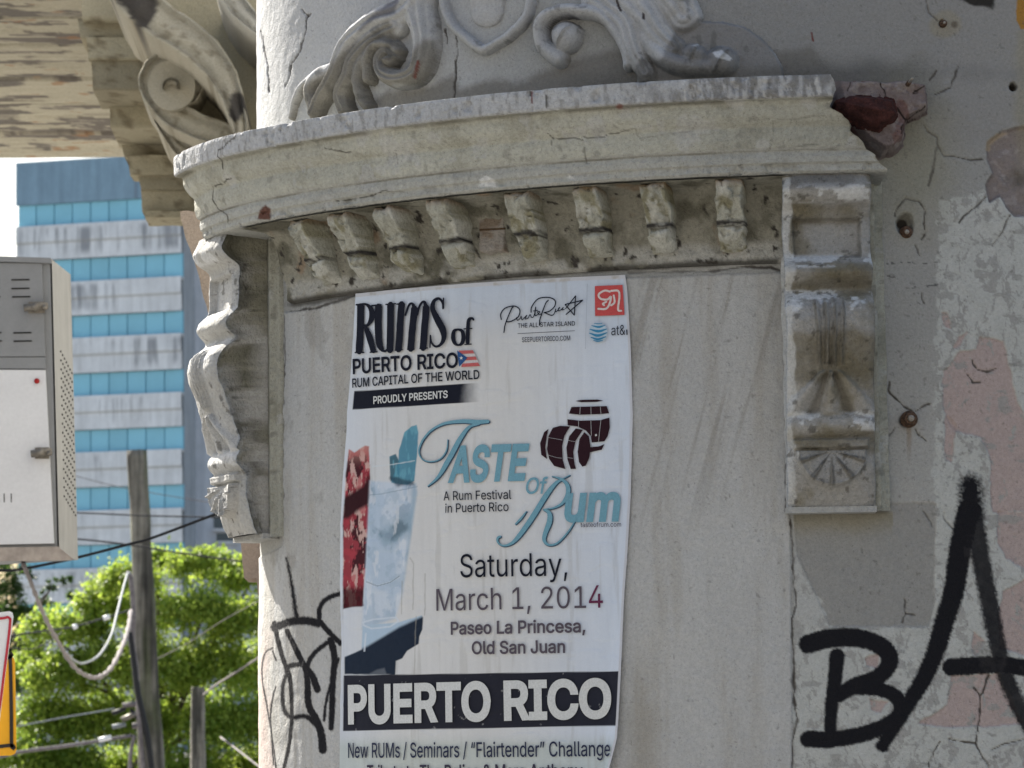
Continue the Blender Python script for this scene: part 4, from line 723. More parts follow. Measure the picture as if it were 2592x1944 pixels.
# drips and scuffs
for q in (C_([(560, 500), (555, 700), (550, 900)]), C_([(520, 90), (545, 130), (540, 450)]), C_([(625, 200), (620, 490)]), C_([(465, 250), (460, 480)])): c = mixc(c, (.30, .29, .26), sm(2.2, .6, dpoly(px+nl*6, py, q)[0])*.5)
mk = (U > .992) | ((V_ < .006)); c = np.where(mk[:, None], A(.55, .56, .60), c); c = mixc(c, (.33, .29, .22), sm(1.0, .0, (744-697)*0+np.abs(V_-.004)*160)*sm(.5, .7, ng)*.5)
mpo = mesh('poster', Pp, gridF(nu, nv, True), M['paper'], None, c)
tag(mpo, 'weathered pale blue rum festival poster pasted on the curved plaster wall', 'poster')
POFF = .0026
def paper(s_in, z_in):                    # how far the paper stands off the wall at (s, z)
    u_ = np.full(len(s_in), .5)
    for _ in range(3):
        zt_ = a[0, 1]*(1-u_)+b[0, 1]*u_; zb_ = a[-1, 1]*(1-u_)+b[-1, 1]*u_; v_ = np.clip((zt_-z_in)/(zt_-zb_), 0, 1)
        sl_ = np.interp(v_, vv, a[:, 0]); sr_ = np.interp(v_, vv, b[:, 0]); u_ = np.clip((s_in-sl_)/(sr_-sl_), 0, 1)
    x_ = u_*(nu-1); y_ = v_*(nv-1); i_ = np.minimum(x_.astype(int), nu-2); j_ = np.minimum(y_.astype(int), nv-2); fx = x_-i_; fy = y_-j_
    return OFFP[i_, j_]*(1-fx)*(1-fy)+OFFP[i_+1, j_]*fx*(1-fy)+OFFP[i_, j_+1]*(1-fx)*fy+OFFP[i_+1, j_+1]*fx*fy
FONT = None
try: FONT = bpy.data.fonts.load(bpy.utils.resource_path('LOCAL') + '/datafiles/fonts/Inter.woff2')
except Exception: FONT = None
def ink(name, V2, Fc, colr, label=None, off=POFF):      # V2: (s, z) points
    V2 = np.asarray(V2, float)
    # local poster offset so ink hugs the paper
    us = np.clip((V2[:, 0]-a[0, 0])/(b[0, 0]-a[0, 0]), 0, 1); e = sm(.955, 1, us)*0
    o = mesh(name, W(V2[:, 0], V2[:, 1], paper(V2[:, 0], V2[:, 1])+off+V2[:, 2]), Fc, M['ink'], mpo, colr, False)
    if label: o['label'] = label
    return o
def text_mesh(txt, bold=0., shear=0.):
    cu = bpy.data.curves.new('t', 'FONT'); cu.body = txt; cu.font = FONT or cu.font; cu.size = 1; cu.resolution_u = 5; cu.shear = shear; cu.fill_mode = 'NONE'
    o = bpy.data.objects.new('t', cu); C.objects.link(o); dg = bpy.context.evaluated_depsgraph_get(); me = bpy.data.meshes.new_from_object(o.evaluated_get(dg))
    co = np.array([v.co[:2] for v in me.vertices]); nb = {}
    for e in me.edges: a_i, b_i = e.vertices; nb.setdefault(a_i, []).append(b_i); nb.setdefault(b_i, []).append(a_i)
    bpy.data.objects.remove(o); bpy.data.curves.remove(cu); bpy.data.meshes.remove(me); seen = set(); loops = []
    for st in range(len(co)):
        if st in seen or st not in nb: continue
        lp = [st]; seen.add(st); cur = st
        nx = st+1 if st+1 in nb[st] else nb[st][0]
        while nx not in seen:
            lp.append(nx); seen.add(nx); cur = nx; c_ = [q for q in nb[cur] if q not in seen]
            if not c_: break
            nx = c_[0]
        if len(lp) > 2: loops.append(lp)
    area = lambda l: .5*np.sum(co[l, 0]*np.roll(co[l, 1], -1)-np.roll(co[l, 0], -1)*co[l, 1])
    ar = [area(l) for l in loops]; big = np.sign(ar[int(np.argmax(np.abs(ar)))]); outs = [i for i in range(len(loops)) if ar[i]*big > 0]
    if bold:
        src = co.copy()
        for i, l in enumerate(loops):
            q = src[l]; q = q; d1 = q-np.roll(q, 1, 0); d2 = np.roll(q, -1, 0)-q; d1 /= np.linalg.norm(d1, axis=1)[:, None]+1e-9; d2 /= np.linalg.norm(d2, axis=1)[:, None]+1e-9
            n1 = np.stack([d1[:, 1], -d1[:, 0]], -1); n2 = np.stack([d2[:, 1], -d2[:, 0]], -1); m_ = n1+n2; m_ /= np.linalg.norm(m_, axis=1)[:, None]+1e-9; k_ = 1/np.clip((m_*n1).sum(1), .6, 1)
            co[l] = q+m_*(k_*bold*big)[:, None]
    ed = [(l[i], l[(i+1) % len(l)]) for l in loops for i in range(len(l))]
    vo, _, fo, *_ = mathutils.geometry.delaunay_2d_cdt([Vector(p) for p in co], ed, [], 0, 1e-6)
    vo = np.array([v[:] for v in vo]); T = np.array([f for f in fo if len(f) == 3]); cen = vo[T].mean(1); wn = np.zeros(len(T), int)
    a_ = co[[e[0] for e in ed]]; b_ = co[[e[1] for e in ed]]
    for i in range(len(a_)):
        (ax, ay), (bx, by) = a_[i], b_[i]
        if ay == by: continue
        up = (ay <= cen[:, 1]) & (by > cen[:, 1]); dn = (by <= cen[:, 1]) & (ay > cen[:, 1]); lf = (bx-ax)*(cen[:, 1]-ay)-(cen[:, 0]-ax)*(by-ay)
        wn += (up & (lf > 0)).astype(int)-(dn & (lf < 0)).astype(int)
    return np.column_stack([vo, np.zeros(len(vo))]), [tuple(map(int, f)) for f in T[wn*big > 0]]
_H = text_mesh('H'); CAPH = _H[0][:, 1].max()
def line(txt, p0, p1, cap, colr, bold=0., shear=0., cap1=None, off=POFF):
    V, Fc = text_mesh(txt, bold, shear); x0, x1 = V[:, 0].min(), V[:, 0].max(); t = (V[:, 0]-x0)/(x1-x0)
    q = SZ([p0[0], p1[0], p0[0], p1[0]], [p0[1], p1[1], p0[1]-cap, p1[1]-(cap1 or cap)])
    s = q[0, 0]+(q[1, 0]-q[0, 0])*t; zb = q[0, 1]+(q[1, 1]-q[0, 1])*t; h = (q[2, 1]-q[0, 1])*(1-t)+(q[3, 1]-q[1, 1])*t
    z = zb+V[:, 1]/CAPH*h
    nm = 'lettering'; o = ink(nm, np.stack([s, z, V[:, 2]*.00012], -1), Fc, colr, {'at&': 'small cut off company name at the right edge'}.get(txt, 'cut off lowest line of print' if txt.startswith('Tribute') else 'printed words ' + ''.join(ch for ch in txt if ch not in '“”"'))); return o
K1 = (.012, .014, .024); GY = (.10, .085, .105); WH = (.60, .61, .60); BL = (.165, .345, .43); MR = (.028, .011, .016)
a_ = lambda x, y: Z(PA, [(x, y)], PK)[0]; b_ = lambda x, y: Z(PB, [(x, y)], PK)[0]; c_ = lambda x, y: Z(PC, [(x, y)], PK)[0]
line('PUERTO RICO', a_(142, 738), a_(872, 692), 36, K1, .02, cap1=36)
line('RUM CAPITAL OF THE WORLD', a_(138, 834), a_(1020, 773), 22, K1, .014)
line('PROUDLY PRESENTS', a_(282, 948), a_(800, 905), 18, WH, .02)
line('THE ALL STAR ISLAND', a_(1287, 418), a_(1686, 401), 11, K1, .008)
line('SEEPUERTORICO.COM', a_(1317, 518), a_(1651, 505), 12, K1, .004)
line('ASTE', b_(800, 605), b_(1372, 587), 84, BL, .032, .22)
line('Of', b_(1345, 692), b_(1500, 690), 40, BL, .01, .2)
line('um', b_(1612, 880), b_(2005, 873), 86, BL, .03, .15)
line('A Rum Festival', b_(770, 739), b_(1242, 728), 22.5, K1, .004)
line('in Puerto Rico', b_(783, 825), b_(1223, 813), 22.5, K1, .004)
line('tasteofrum.com', b_(1724, 926), b_(2006, 922), 11.5, (.04, .03, .05), 0.)
line('Saturday,', c_(887, 226), c_(1632, 214), 58, K1, .0)
line('March 1, 201', c_(722, 460), c_(1762, 440), 55, GY, .0)
line('4', c_(1782, 440), c_(1880, 438), 57, (.13, .03, .07), .0)
line('Paseo La Princesa,', c_(820, 625), c_(1757, 608), 31, GY, .018)
line('Old San Juan', c_(968, 762), c_(1616, 752), 31, GY, .018)
line('PUERTO RICO', c_(107, 1240), c_(1942, 1197), 89, WH, .032, cap1=91)
line('New RUMs / Seminars / “Flairtender” Challange', c_(107, 1487), c_(1940, 1474), 37, (.03, .035, .07), .006)
line('Tribute to The Police & Marc Anthony', c_(240, 1640), c_(1740, 1630), 36, (.05, .045, .07), .012)
line('at&', a_(1937, 470), a_(2036, 466), 25, K1, .0); 
def stroke(pts, colr, name='lettering', label=None, o=POFF, sc=1., k=6):       # pts (px,py,radius px)
    q = smooth_line(pts, k); q2 = q[:, :2]; t = np.gradient(q2, axis=0); t /= np.linalg.norm(t, axis=1)[:, None]+1e-9; n = np.stack([-t[:, 1], t[:, 0]], -1); r = q[:, 2:3]*sc
    r = r.copy(); e0 = q2[:1]-t[:1]*r[0]*.7; e1 = q2[-1:]+t[-1:]*r[-1]*.7
    L = np.vstack([e0+n[:1]*r[0]*.3, q2+n*r, e1+n[-1:]*r[-1]*.3]); Rr = np.vstack([e0-n[:1]*r[0]*.3, q2-n*r, e1-n[-1:]*r[-1]*.3]); m = len(L)
    V = SZ(np.r_[L[:, 0], Rr[:, 0]], np.r_[L[:, 1], Rr[:, 1]]); return V, [(i, i+1, i+1+m, i+m) for i in range(m-1)]
def strokes(lst, colr, label, name='lettering', off=POFF):
    Vs, Fs, n = [], [], 0
    for i, p in enumerate(lst):
        V, f = stroke(p, colr); o_ = np.full((len(V), 1), i*.00012); Vs.append(np.hstack([V, o_])); Fs += [tuple(j+n for j in q) for q in f]; n += len(V)
    V = np.vstack(Vs); o = mesh(name, W(V[:, 0], V[:, 1], paper(V[:, 0], V[:, 1])+off+V[:, 2]), Fs, M['ink'], mpo, colr, False); o['label'] = label; return o
def polyink(polys, colr, label, name='print', off=POFF):
    Vs, Fs, n = [], [], 0
    for p in polys:
        p = np.array(p, float); V = SZ(p[:, 0], p[:, 1]); Vs.append(V); Fs.append(tuple(range(n, n+len(V)))); n += len(V)
    V = np.vstack(Vs); o = mesh(name, W(V[:, 0], V[:, 1], paper(V[:, 0], V[:, 1])+off), Fs, M['ink'], mpo, colr, False); o['label'] = label; return o
def zr(o, pts, k=PK): return [(o[0]+p[0]/k, o[1]+p[1]/k, p[2]/k) for p in pts]
# RUMS, heavy condensed serif
strokes([zr(PA, p) for p in (
    [(195, 262, 24), (192, 420, 24), (185, 585, 24)], [(165, 256, 6), (230, 252, 8), (268, 290, 18), (272, 345, 20), (245, 395, 10), (205, 402, 5)], [(225, 400, 12), (255, 480, 22), (285, 580, 20)], [(158, 590, 5), (220, 588, 5)], [(262, 588, 5), (312, 584, 5)],
    [(320, 265, 25), (318, 400, 25), (325, 520, 24), (345, 570, 16)], [(272, 262, 6), (340, 256, 6)], [(345, 575, 10), (375, 578, 8), (398, 540, 7)], [(405, 252, 24), (404, 400, 24), (402, 578, 24)], [(372, 254, 5), (440, 248, 5)],
    [(482, 248, 24), (472, 400, 24), (462, 572, 24)], [(448, 252, 5), (500, 246, 5)], [(510, 330, 7), (535, 260, 8), (560, 250, 9), (575, 290, 18)], [(575, 280, 24), (560, 400, 24), (546, 568, 24)], [(590, 330, 7), (612, 260, 8), (640, 235, 9), (655, 280, 17)], [(655, 270, 24), (645, 400, 24), (632, 562, 24)],
    [(440, 574, 5), (490, 570, 5)], [(525, 568, 5), (572, 565, 5)], [(610, 562, 5), (664, 558, 5)],
    [(772, 285, 6), (768, 240, 8), (742, 213, 9), (708, 235, 13), (702, 290, 17), (735, 360, 23), (770, 430, 24), (778, 490, 17), (755, 535, 10), (720, 548, 8), (692, 520, 7), (684, 470, 6)], [(775, 210, 5), (776, 280, 5)], [(684, 475, 5), (682, 555, 5)])], K1, 'tall black serif word RUMS')
strokes([zr(PA, p) for p in ([(872, 428, 7), (845, 440, 12), (838, 485, 15), (850, 525, 12), (872, 537, 7), (898, 525, 12), (910, 485, 15), (900, 440, 12), (872, 428, 7)], [(980, 362, 7), (968, 350, 8), (948, 362, 12), (942, 410, 13), (938, 525, 13)], [(912, 425, 4), (970, 421, 4)], [(918, 534, 4), (965, 531, 4)])], K1, 'serif word of')
strokes([zr(PA, p) for p in ([(1190, 450, 4), (1200, 390, 4), (1240, 290, 4), (1255, 270, 4)], [(1172, 360, 4), (1168, 320, 4), (1200, 280, 4), (1260, 265, 4), (1300, 290, 4), (1290, 340, 4), (1240, 372, 4), (1210, 375, 4)],
    [(1278, 345, 3), (1285, 365, 3), (1305, 350, 3), (1310, 335, 3), (1318, 362, 3), (1335, 345, 3), (1350, 330, 3), (1338, 355, 3), (1360, 350, 3), (1372, 325, 3), (1385, 345, 3), (1400, 335, 3), (1412, 270, 3), (1408, 330, 3), (1425, 325, 3), (1440, 305, 3), (1425, 305, 3), (1435, 325, 3), (1455, 318, 3)],
    [(1395, 300, 3), (1425, 295, 3)], [(1440, 400, 5), (1445, 350, 4), (1480, 250, 4), (1500, 225, 4)], [(1380, 310, 4), (1385, 270, 4), (1430, 215, 4), (1500, 205, 4), (1545, 225, 4), (1545, 265, 4), (1510, 300, 4), (1470, 312, 4)], [(1475, 312, 4), (1520, 330, 4), (1540, 320, 3), (1552, 285, 3)], [(1552, 285, 3), (1550, 305, 3), (1562, 300, 3), (1580, 275, 3), (1570, 285, 3), (1572, 300, 3), (1588, 292, 3), (1605, 275, 3), (1595, 292, 3), (1612, 290, 3)],
    [(1620, 285, 3), (1690, 195, 4)], [(1690, 195, 4), (1682, 330, 4)], [(1682, 330, 4), (1618, 255, 4)], [(1618, 255, 4), (1740, 225, 4)], [(1740, 225, 4), (1625, 325, 4)])], K1, 'handwritten words Puerto Rico with a drawn star')
strokes([zr(PA, p) for p in ([(1287, 458, 1.6), (1683, 438, 1.6)],)], K1, 'thin rule')
strokes([zr(PA, p) for p in ([(1770, 110, 1), (1757, 565, 1)],)], (.33, .38, .44), 'thin pale upright rule')
strokes([zr(PA, p) for p in ([(2046, 432, 4), (2048, 466, 4)],)], K1, 'cut off last letter')
polyink([A_([(1822, 126), (2016, 118), (2030, 328), (1824, 335)])], (.52, .085, .085), 'red square logo block')
strokes([zr(PA, p) for p in ([(1930, 165, 7), (1890, 158, 7), (1850, 185, 7), (1865, 215, 7), (1910, 220, 7), (1935, 200, 7), (1925, 250, 7), (1900, 285, 7), (1845, 285, 7)], [(1935, 160, 7), (1985, 160, 7), (1995, 200, 7), (1985, 290, 7), (2010, 300, 6)], [(1905, 235, 6), (1880, 250, 7), (1890, 262, 6)], [(1955, 190, 7), (1960, 240, 7), (1935, 262, 7)])], (.66, .58, .56), 'pale squiggle letters on the red block', off=POFF+.0008)
th = np.linspace(0, 2*math.pi, 25)[:-1]; polyink([[(1518+23*math.cos(t), 843+25*math.sin(t)) for t in th]], (.50, .60, .68), 'pale globe disc of the phone company logo')
strokes([zr(PA, p) for p in ([(1800, 402, 2), (1850, 412, 7), (1895, 400, 2)], [(1788, 428, 3), (1850, 442, 9), (1906, 426, 3)], [(1786, 455, 3), (1845, 472, 9), (1908, 452, 3)], [(1796, 484, 3), (1845, 498, 7), (1900, 480, 3)], [(1815, 506, 2), (1846, 512, 4), (1880, 504, 2)], [(1820, 388, 2), (1850, 390, 3), (1875, 388, 2)])], (.05, .24, .42), 'blue stripes of the globe logo', off=POFF+.0008)
# flag
polyink([A_([(872, 577), (975, 574), (1025, 682), (900, 690)])], (.62, .58, .58), 'waving flag ground')
polyink([A_([(878, 576), (975, 574), (985, 596), (890, 600)]), A_([(905, 622), (995, 618), (1006, 640), (915, 646)]), A_([(905, 668), (1012, 660), (1026, 684), (895, 692)])], (.50, .12, .12), 'red flag stripes', off=POFF+.0006)
polyink([A_([(868, 575), (940, 628), (882, 690)])], (.03, .09, .24), 'blue flag triangle', off=POFF+.0012)
polyink([[(a_(898+(15 if i % 2 == 0 else 6)*math.sin(i*math.pi/5), 629-(15 if i % 2 == 0 else 6)*math.cos(i*math.pi/5))) for i in range(10)]], (.62, .62, .62), 'white flag star', off=POFF+.0018)
# T and R flourishes with a dark outline beneath
Tst = ([(1082, 186, 12), (1000, 190, 15), (900, 185, 13), (780, 200, 9), (690, 245, 7), (625, 320, 6), (600, 390, 5), (618, 445, 4), (675, 468, 4), (745, 450, 4), (790, 390, 4), (800, 312, 2)], [(1020, 205, 5), (950, 225, 10), (890, 300, 15), (830, 410, 17), (775, 510, 15), (725, 585, 9), (662, 640, 3)])
Rst = ([(1600, 590, 5), (1550, 620, 12), (1480, 710, 17), (1400, 840, 18), (1310, 970, 16), (1250, 1035, 10), (1190, 1055, 6), (1152, 1035, 6), (1148, 1003, 8), (1168, 990, 7)], [(1525, 570, 3), (1590, 590, 8), (1630, 630, 14), (1636, 690, 15), (1600, 755, 10), (1540, 790, 6), (1465, 802, 3)], [(1465, 802, 4), (1505, 825, 14), (1510, 880, 18), (1478, 970, 15), (1472, 1020, 12), (1505, 1050, 7), (1565, 1035, 6), (1640, 955, 5), (1700, 860, 3)], [(1595, 590, 3), (1650, 562, 3)], [(1272, 905, 5), (1310, 865, 7), (1350, 815, 3)])
for st, lb in ((Tst, 'swash letter T in pale blue'), (Rst, 'swash letter R in pale blue')):
    strokes([[(x+1.2, y+1.6, r+.7) for x, y, r in zr(PB, p)] for p in st], (.05, .09, .15), 'dark edge of the ' + lb, off=POFF-.0006); strokes([zr(PB, p) for p in st], BL, lb, off=POFF+.0004)
# barrels
bar = [B_(p) for p in ([(1688, 44), (1730, 36), (1840, 34), (1882, 42), (1840, 50), (1730, 53)], [(1660, 86), (1905, 80), (1922, 130), (1860, 136), (1720, 140), (1642, 132)], [(1632, 172), (1720, 182), (1860, 178), (1924, 160), (1926, 230), (1912, 290), (1890, 326), (1800, 334), (1795, 290), (1760, 250), (1700, 222), (1634, 214)], [(1790, 366), (1850, 362), (1890, 346), (1870, 385), (1790, 402)],
    [(1530, 232), (1580, 218), (1650, 222), (1610, 290), (1595, 360), (1600, 460), (1618, 520), (1540, 498), (1505, 450), (1490, 380), (1500, 290)], [(1690, 236), (1740, 246), (1690, 320), (1672, 400), (1680, 480), (1692, 518), (1655, 520), (1632, 450), (1625, 370), (1645, 290)], [(1750, 262), (1780, 290), (1793, 370), (1785, 440), (1760, 495), (1735, 503), (1712, 470), (1703, 400), (1715, 310)],
    [(1470, 262), (1500, 240), (1488, 290), (1478, 370), (1490, 450), (1450, 420), (1442, 340)])]
polyink(bar, MR, 'two dark rum barrels printed on the poster')
strokes([zr(PB, p) for p in ([(1722, 86, 1.4), (1720, 138, 1.4)], [(1796, 84, 1.4), (1798, 138, 1.4)], [(1862, 84, 1.4), (1866, 134, 1.4)], [(1712, 184, 1.4), (1712, 226, 1.4)], [(1797, 184, 1.4), (1800, 290, 1.4)], [(1866, 178, 1.4), (1850, 330, 1.4)], [(1832, 283, 9), (1834, 284, 9)], [(1500, 300, 1), (1560, 310, 1), (1600, 318, 1)], [(1492, 420, 1), (1560, 440, 1), (1598, 444, 1)], [(1640, 320, 1), (1690, 330, 1)], [(1632, 440, 1), (1676, 446, 1)])], (.5, .5, .5), 'pale stave lines on the barrels', 'print', POFF+.0008)

# ================================================================= FAR TEAL BUILDING
D2 = 176.; n2 = A(-.31, -1, 0); n2 /= np.linalg.norm(n2); p2 = at(460., 900., D2)
tbd = empty('office_block', (p2[0], p2[1], 0), 'tall pale concrete office block with turquoise window bands behind the tree', 'building')  # colours of the block are lightened to paint in distance haze
def H2(x, y, out=0.): return hit_plane(np.atleast_1d(np.array(x, float)), np.atleast_1d(np.array(y, float)), p2, n2)+n2*out
tdir = np.cross(A(0, 0, 1), n2)           # to the right
xl = float((H2(42, 600)[0]-p2)@tdir); xr = 0.
def z_at(y, x=460): return H2(x, y)[0][2]
def slab(z0, z1, x0, x1, o0, o1): Q = [p2*A(1, 1, 0)+tdir*x0+A(0, 0, z0), p2*A(1, 1, 0)+tdir*x1+A(0, 0, z0), p2*A(1, 1, 0)+tdir*x1+A(0, 0, z1), p2*A(1, 1, 0)+tdir*x0+A(0, 0, z1)]; return MB().hexa(np.array(Q)+n2*o1, n2*(o0-o1))
per = abs(z_at(785)-z_at(639)); zb2 = z_at(555)
bands = [(z_at(495), z_at(551)), (z_at(639), z_at(699)), (z_at(785), z_at(843)), (z_at(933), z_at(992)), (z_at(1078), z_at(1136)), (z_at(1225), z_at(1285)), (z_at(1372), z_at(1432)), (z_at(1519), z_at(1579))]
slab(0, z_at(495)+.1, xl, xr, -14, -.35).build('core', M['conc'], tbd, (.34, .37, .40))
prev = z_at(495)
for i, (zt, zb) in enumerate(bands):
    nz = bands[i+1][0] if i+1 < len(bands) else 0.
    g = slab(zb, nz, xl, xr, 0, -.4); V = np.vstack(g.V)
    # spandrel as a subdivided sheet so that stains can lie on it
    nx, nn = 160, 30; X_, Z_ = np.meshgrid(np.linspace(xl, xr, nx), np.linspace(nz, zb, nn), indexing='ij'); Pq = p2*A(1, 1, 0)+X_[..., None]*tdir+Z_[..., None]*A(0, 0, 1); mid = (nz+zb)/2
    Pq = Pq+n2*(.10*sm(mid-.06, mid+.06, Z_)+.0)[..., None]; f = Pq.reshape(-1, 3); t = (Z_.reshape(-1)-nz)/(zb-nz); c = np.zeros(f.shape)+A(.66, .68, .70); stn = .55*fbm(np.stack([f[:, 0]*2.6, f[:, 1]*0+i*5, f[:, 2]*.2], -1), 1.5, 4, 701)+.45*fbm(np.stack([f[:, 0]*.35, f[:, 1]*0+i*5, f[:, 2]*0], -1), 1., 2, 702); c = mixc(c, (.17, .18, .20), sm(.50, .68, stn)*sm(.02, .3, t)*sm(1., .8, t)*.75); c = mixc(c, (.25, .27, .29), sm(.05, .0, np.abs(t-.5))*.7); c *= (.9+.2*fbm(f, .5, 3, 705))[:, None]
    o = mesh('spandrel', f, gridF(nx, nn, True), M['conc'], tbd, c, False); slab(zb+.0, zb-.15, xl, xr, -.002, -.45).build('sill', M['conc'], o, (.52, .54, .56))
    pw = (xr-xl)/9.; g = slab(zt, zb, xl, xr, -.30, -.34); wb = g.build('window_band', M['teal'], tbd, (.20, .48, .61)); wb['label'] = 'row of turquoise panes'
    for j in range(9): slab(zt-.02, zb+.02, xl+j*pw+.035, xl+(j+1)*pw-.035, -.20-.01*((j*7+i) % 3), -.28).build('pane', M['teal'], wb, tuple(np.array((.24, .54, .68))*(.93+.12*rng.random())))
zt0, zt1 = z_at(495), H2(320, 395)[0][2]
pen = slab(zt0, zt1, xl-.05, xr+1.5, -.0, -8); V = np.vstack(pen.V); o = pen.build('parapet', M['conc'], tbd, (.22, .33, .42)); o['label'] = 'dark blue parapet band'
slab(zt0+.02, zt1-.3, xl+ (xr-xl)*.72, xl+(xr-xl)*.735, .04, .0).build('drain_joint', M['conc'], tbd, (.20, .27, .34))
# side wing set back, with small dark windows
pw_ = at(np.array([466., 800.]), np.array([1000., 1000.]), D2+3)
wing = MB().hexa(np.array([A(pw_[0][0], D2+2, 0), A(pw_[1][0], D2+2, 0), A(pw_[1][0], D2+2, z_at(500)), A(pw_[0][0], D2+2, z_at(500))]), A(0, 10, 0)).build('side_wing', M['conc'], tbd, (.46, .49, .54)); wing['label'] = 'shaded side wing'  # wing's shade is painted in as a darker, bluer concrete
for (x0, y0, x1, y1) in ((541, 1130, 575, 1215), (541, 1245, 590, 1340), (548, 1350, 600, 1372), (541, 1015, 575, 1100)):
    q = at(np.array([x0, x1, x1, x0], float), np.array([y1, y1, y0, y0], float), D2+2-.05); MB().hexa(q, A(0, .4, 0)).build('window', M['glassdark'], wing); mb = MB().hexa(q+A(0, -.08, -.0)+A(0, 0, -.0), A(0, .03, 0)) if False else None
    q2_ = at(np.array([x0-3, x1+3, x1+3, x0-3], float), np.array([y1+5, y1+5, y1-3, y1-3], float), D2+2-.3); MB().hexa(q2_, A(0, .3, 0)).build('sill', M['conc'], wing, (.5, .52, .55))

# ================================================================= TREES
def tree(name, Y, lobes, label, nleaf, leaf, colA, colB, trunk_px, seed):
    r = np.random.default_rng(seed); c0 = at(float(trunk_px), 1700., Y); root = empty(name, (c0[0], Y, 0), label, 'tree', 'trees behind the pole'); k = F/Y; Cn, Nn_, Rr = [], [], []
    tot = sum(l[2]**2 for l in lobes)
    for lx, ly, lr in lobes:
        c = at(float(lx), float(ly), Y+r.uniform(-1.2, 1.0)*lr/100); R = lr/k; m = int(nleaf*lr*lr/tot); ncl = max(6, m//26)
        d = r.normal(size=(ncl, 3)); d /= np.linalg.norm(d, axis=1)[:, None]; d[:, 2] = np.where(d[:, 2] < -.3, -d[:, 2]*.6, d[:, 2]); d[:, 1] = -np.abs(d[:, 1])*np.where(r.random(ncl) < .8, 1, -1); cl = c+d*R*(.55+.5*r.random((ncl, 1)))*A(1, .8, .85)
        idx = r.integers(0, ncl, m); P = cl[idx]+r.normal(size=(m, 3))*R*.13; P[:, 2] -= np.abs(r.normal(size=m))*R*.10; Cn.append(P); Nn_.append(d[idx]); Rr.append(np.full(m, R))
    P = np.vstack(Cn); D = np.vstack(Nn_); n = len(P); u = r.normal(size=(n, 3))+A(0, 0, -.4); u /= np.linalg.norm(u, axis=1)[:, None]; up = D*.6+A(0, 0, .9)+r.normal(size=(n, 3))*.45; v = np.cross(u, up); v /= np.linalg.norm(v, axis=1)[:, None]+1e-9
    L = leaf*(.6+.8*r.random((n, 1))); V = np.stack([P-u*L*.5, P+v*L*.30, P+u*L*.55, P-v*L*.30], 1).reshape(-1, 3); Fq = np.arange(n*4).reshape(-1, 4)
    t = np.clip(r.random((n, 1))*.6+.4*fbm(P, 1.1, 3, seed)[:, None]*1.4-.1, 0, 1); c = np.repeat(np.array(colA)*(1-t)+np.array(colB)*t, 4, 0)
    mesh('crown', V, Fq, M['leaf'], root, c, False)
    mb = MB(); zc = float(np.mean(P[:, 2])); z0 = 0; mb.tube([(c0[0], Y, z0), (c0[0]+.1, Y, zc*.35), (c0[0]-.05, Y+.1, zc*.7), (c0[0]+.1, Y, zc)], [.24, .19, .15, .09], 10)
    for i in range(12):
        q = lobes[(i*3) % len(lobes)]; e = at(float(q[0]), float(q[1]), Y+r.uniform(-.6, .6)); s0 = A(c0[0], Y, zc*(.35+.5*r.random())); mb.tube(smooth_line([s0, (s0+e)/2+A(0, 0, .25), e], 4), np.linspace(.07, .015, 9), 6)
    mb.build('trunk', M['bark'], root, None, True); return root
tree('broadleaf_tree', 60, [(330, 1480, 80), (400, 1430, 60), (480, 1440, 75), (560, 1450, 75), (640, 1470, 80), (270, 1540, 85), (120, 1600, 70), (200, 1600, 80), (370, 1560, 95), (500, 1560, 100), (620, 1590, 95), (90, 1690, 70), (160, 1720, 90), (270, 1690, 100), (400, 1700, 110), (540, 1700, 110), (660, 1720, 110),
     (120, 1830, 100), (230, 1830, 110), (350, 1840, 110), (480, 1840, 120), (600, 1850, 120), (50, 1930, 100), (170, 1960, 110), (320, 1970, 110), (470, 1980, 120), (620, 1980, 120), (760, 1640, 110), (780, 1850, 120)],
     'bright green broadleaf tree filling the lower left behind the pole', 125000, .085, (.14, .25, .025), (.46, .54, .09), 400, 11)
tree('broadleaf_tree', 75, [(20, 1500, 45), (-10, 1440, 55), (45, 1455, 40), (30, 1560, 60), (-40, 1500, 70), (0, 1560, 60), (60, 1560, 45), (30, 1650, 70), (60, 1740, 70), (130, 1490, 26), (165, 1470, 24), (120, 1530, 30), (190, 1520, 28), (-60, 1600, 90), (-20, 1720, 90)],
     'darker thin tree half hidden at the far left edge', 14000, .085, (.03, .065, .012), (.08, .14, .025), -20, 12)

# ================================================================= POLES AND CABLES
def pole(name, top, bot, Y, label):
    (xt, yt, rt), (xb, yb, rb) = top, bot; k = F/Y; P0 = at(float(xt), float(yt), Y); P1 = at(float(xb), float(yb), Y); d = (P1-P0); T = (P0[2]-0)/(P0[2]-P1[2]); P2_ = P0+d*T; r0 = rt/k; r2 = r0+(rb-rt)/k*T
    n = 60; t = np.linspace(0, 1, n)[:, None]; mb = MB().tube(P0+(P2_-P0)*t, (r0+(r2-r0)*t[:, 0]), 20); V = np.vstack(mb.V); c = np.zeros(V.shape)+A(.20, .185, .155); st = fbm(V, 5, 4, 801, (2.5, 2.5, .12)); c = mixc(c, (.045, .042, .035), sm(.5, .62, st)*.85); c = mixc(c, (.10, .115, .05), sm(.5, .64, fbm(V, 2.5, 4, 805, (2, 2, .3)))*.6)
    V2 = V+ (np.stack([fbm(V, 8, 3, 809, (1, 1, .2)), fbm(V, 8, 3, 811, (1, 1, .2)), V[:, 0]*0+.5], -1)-.5)*.04
    root = empty(name, (P2_[0], P2_[1], 0), label, 'pole', 'wooden poles'); mesh('shaft', V2, mb.F, M['pole'], root, c, True); return root
up = pole('utility_pole', (346, 1140, 24), (383, 1944, 32), 41., 'grey weathered wooden utility pole standing before the tree')
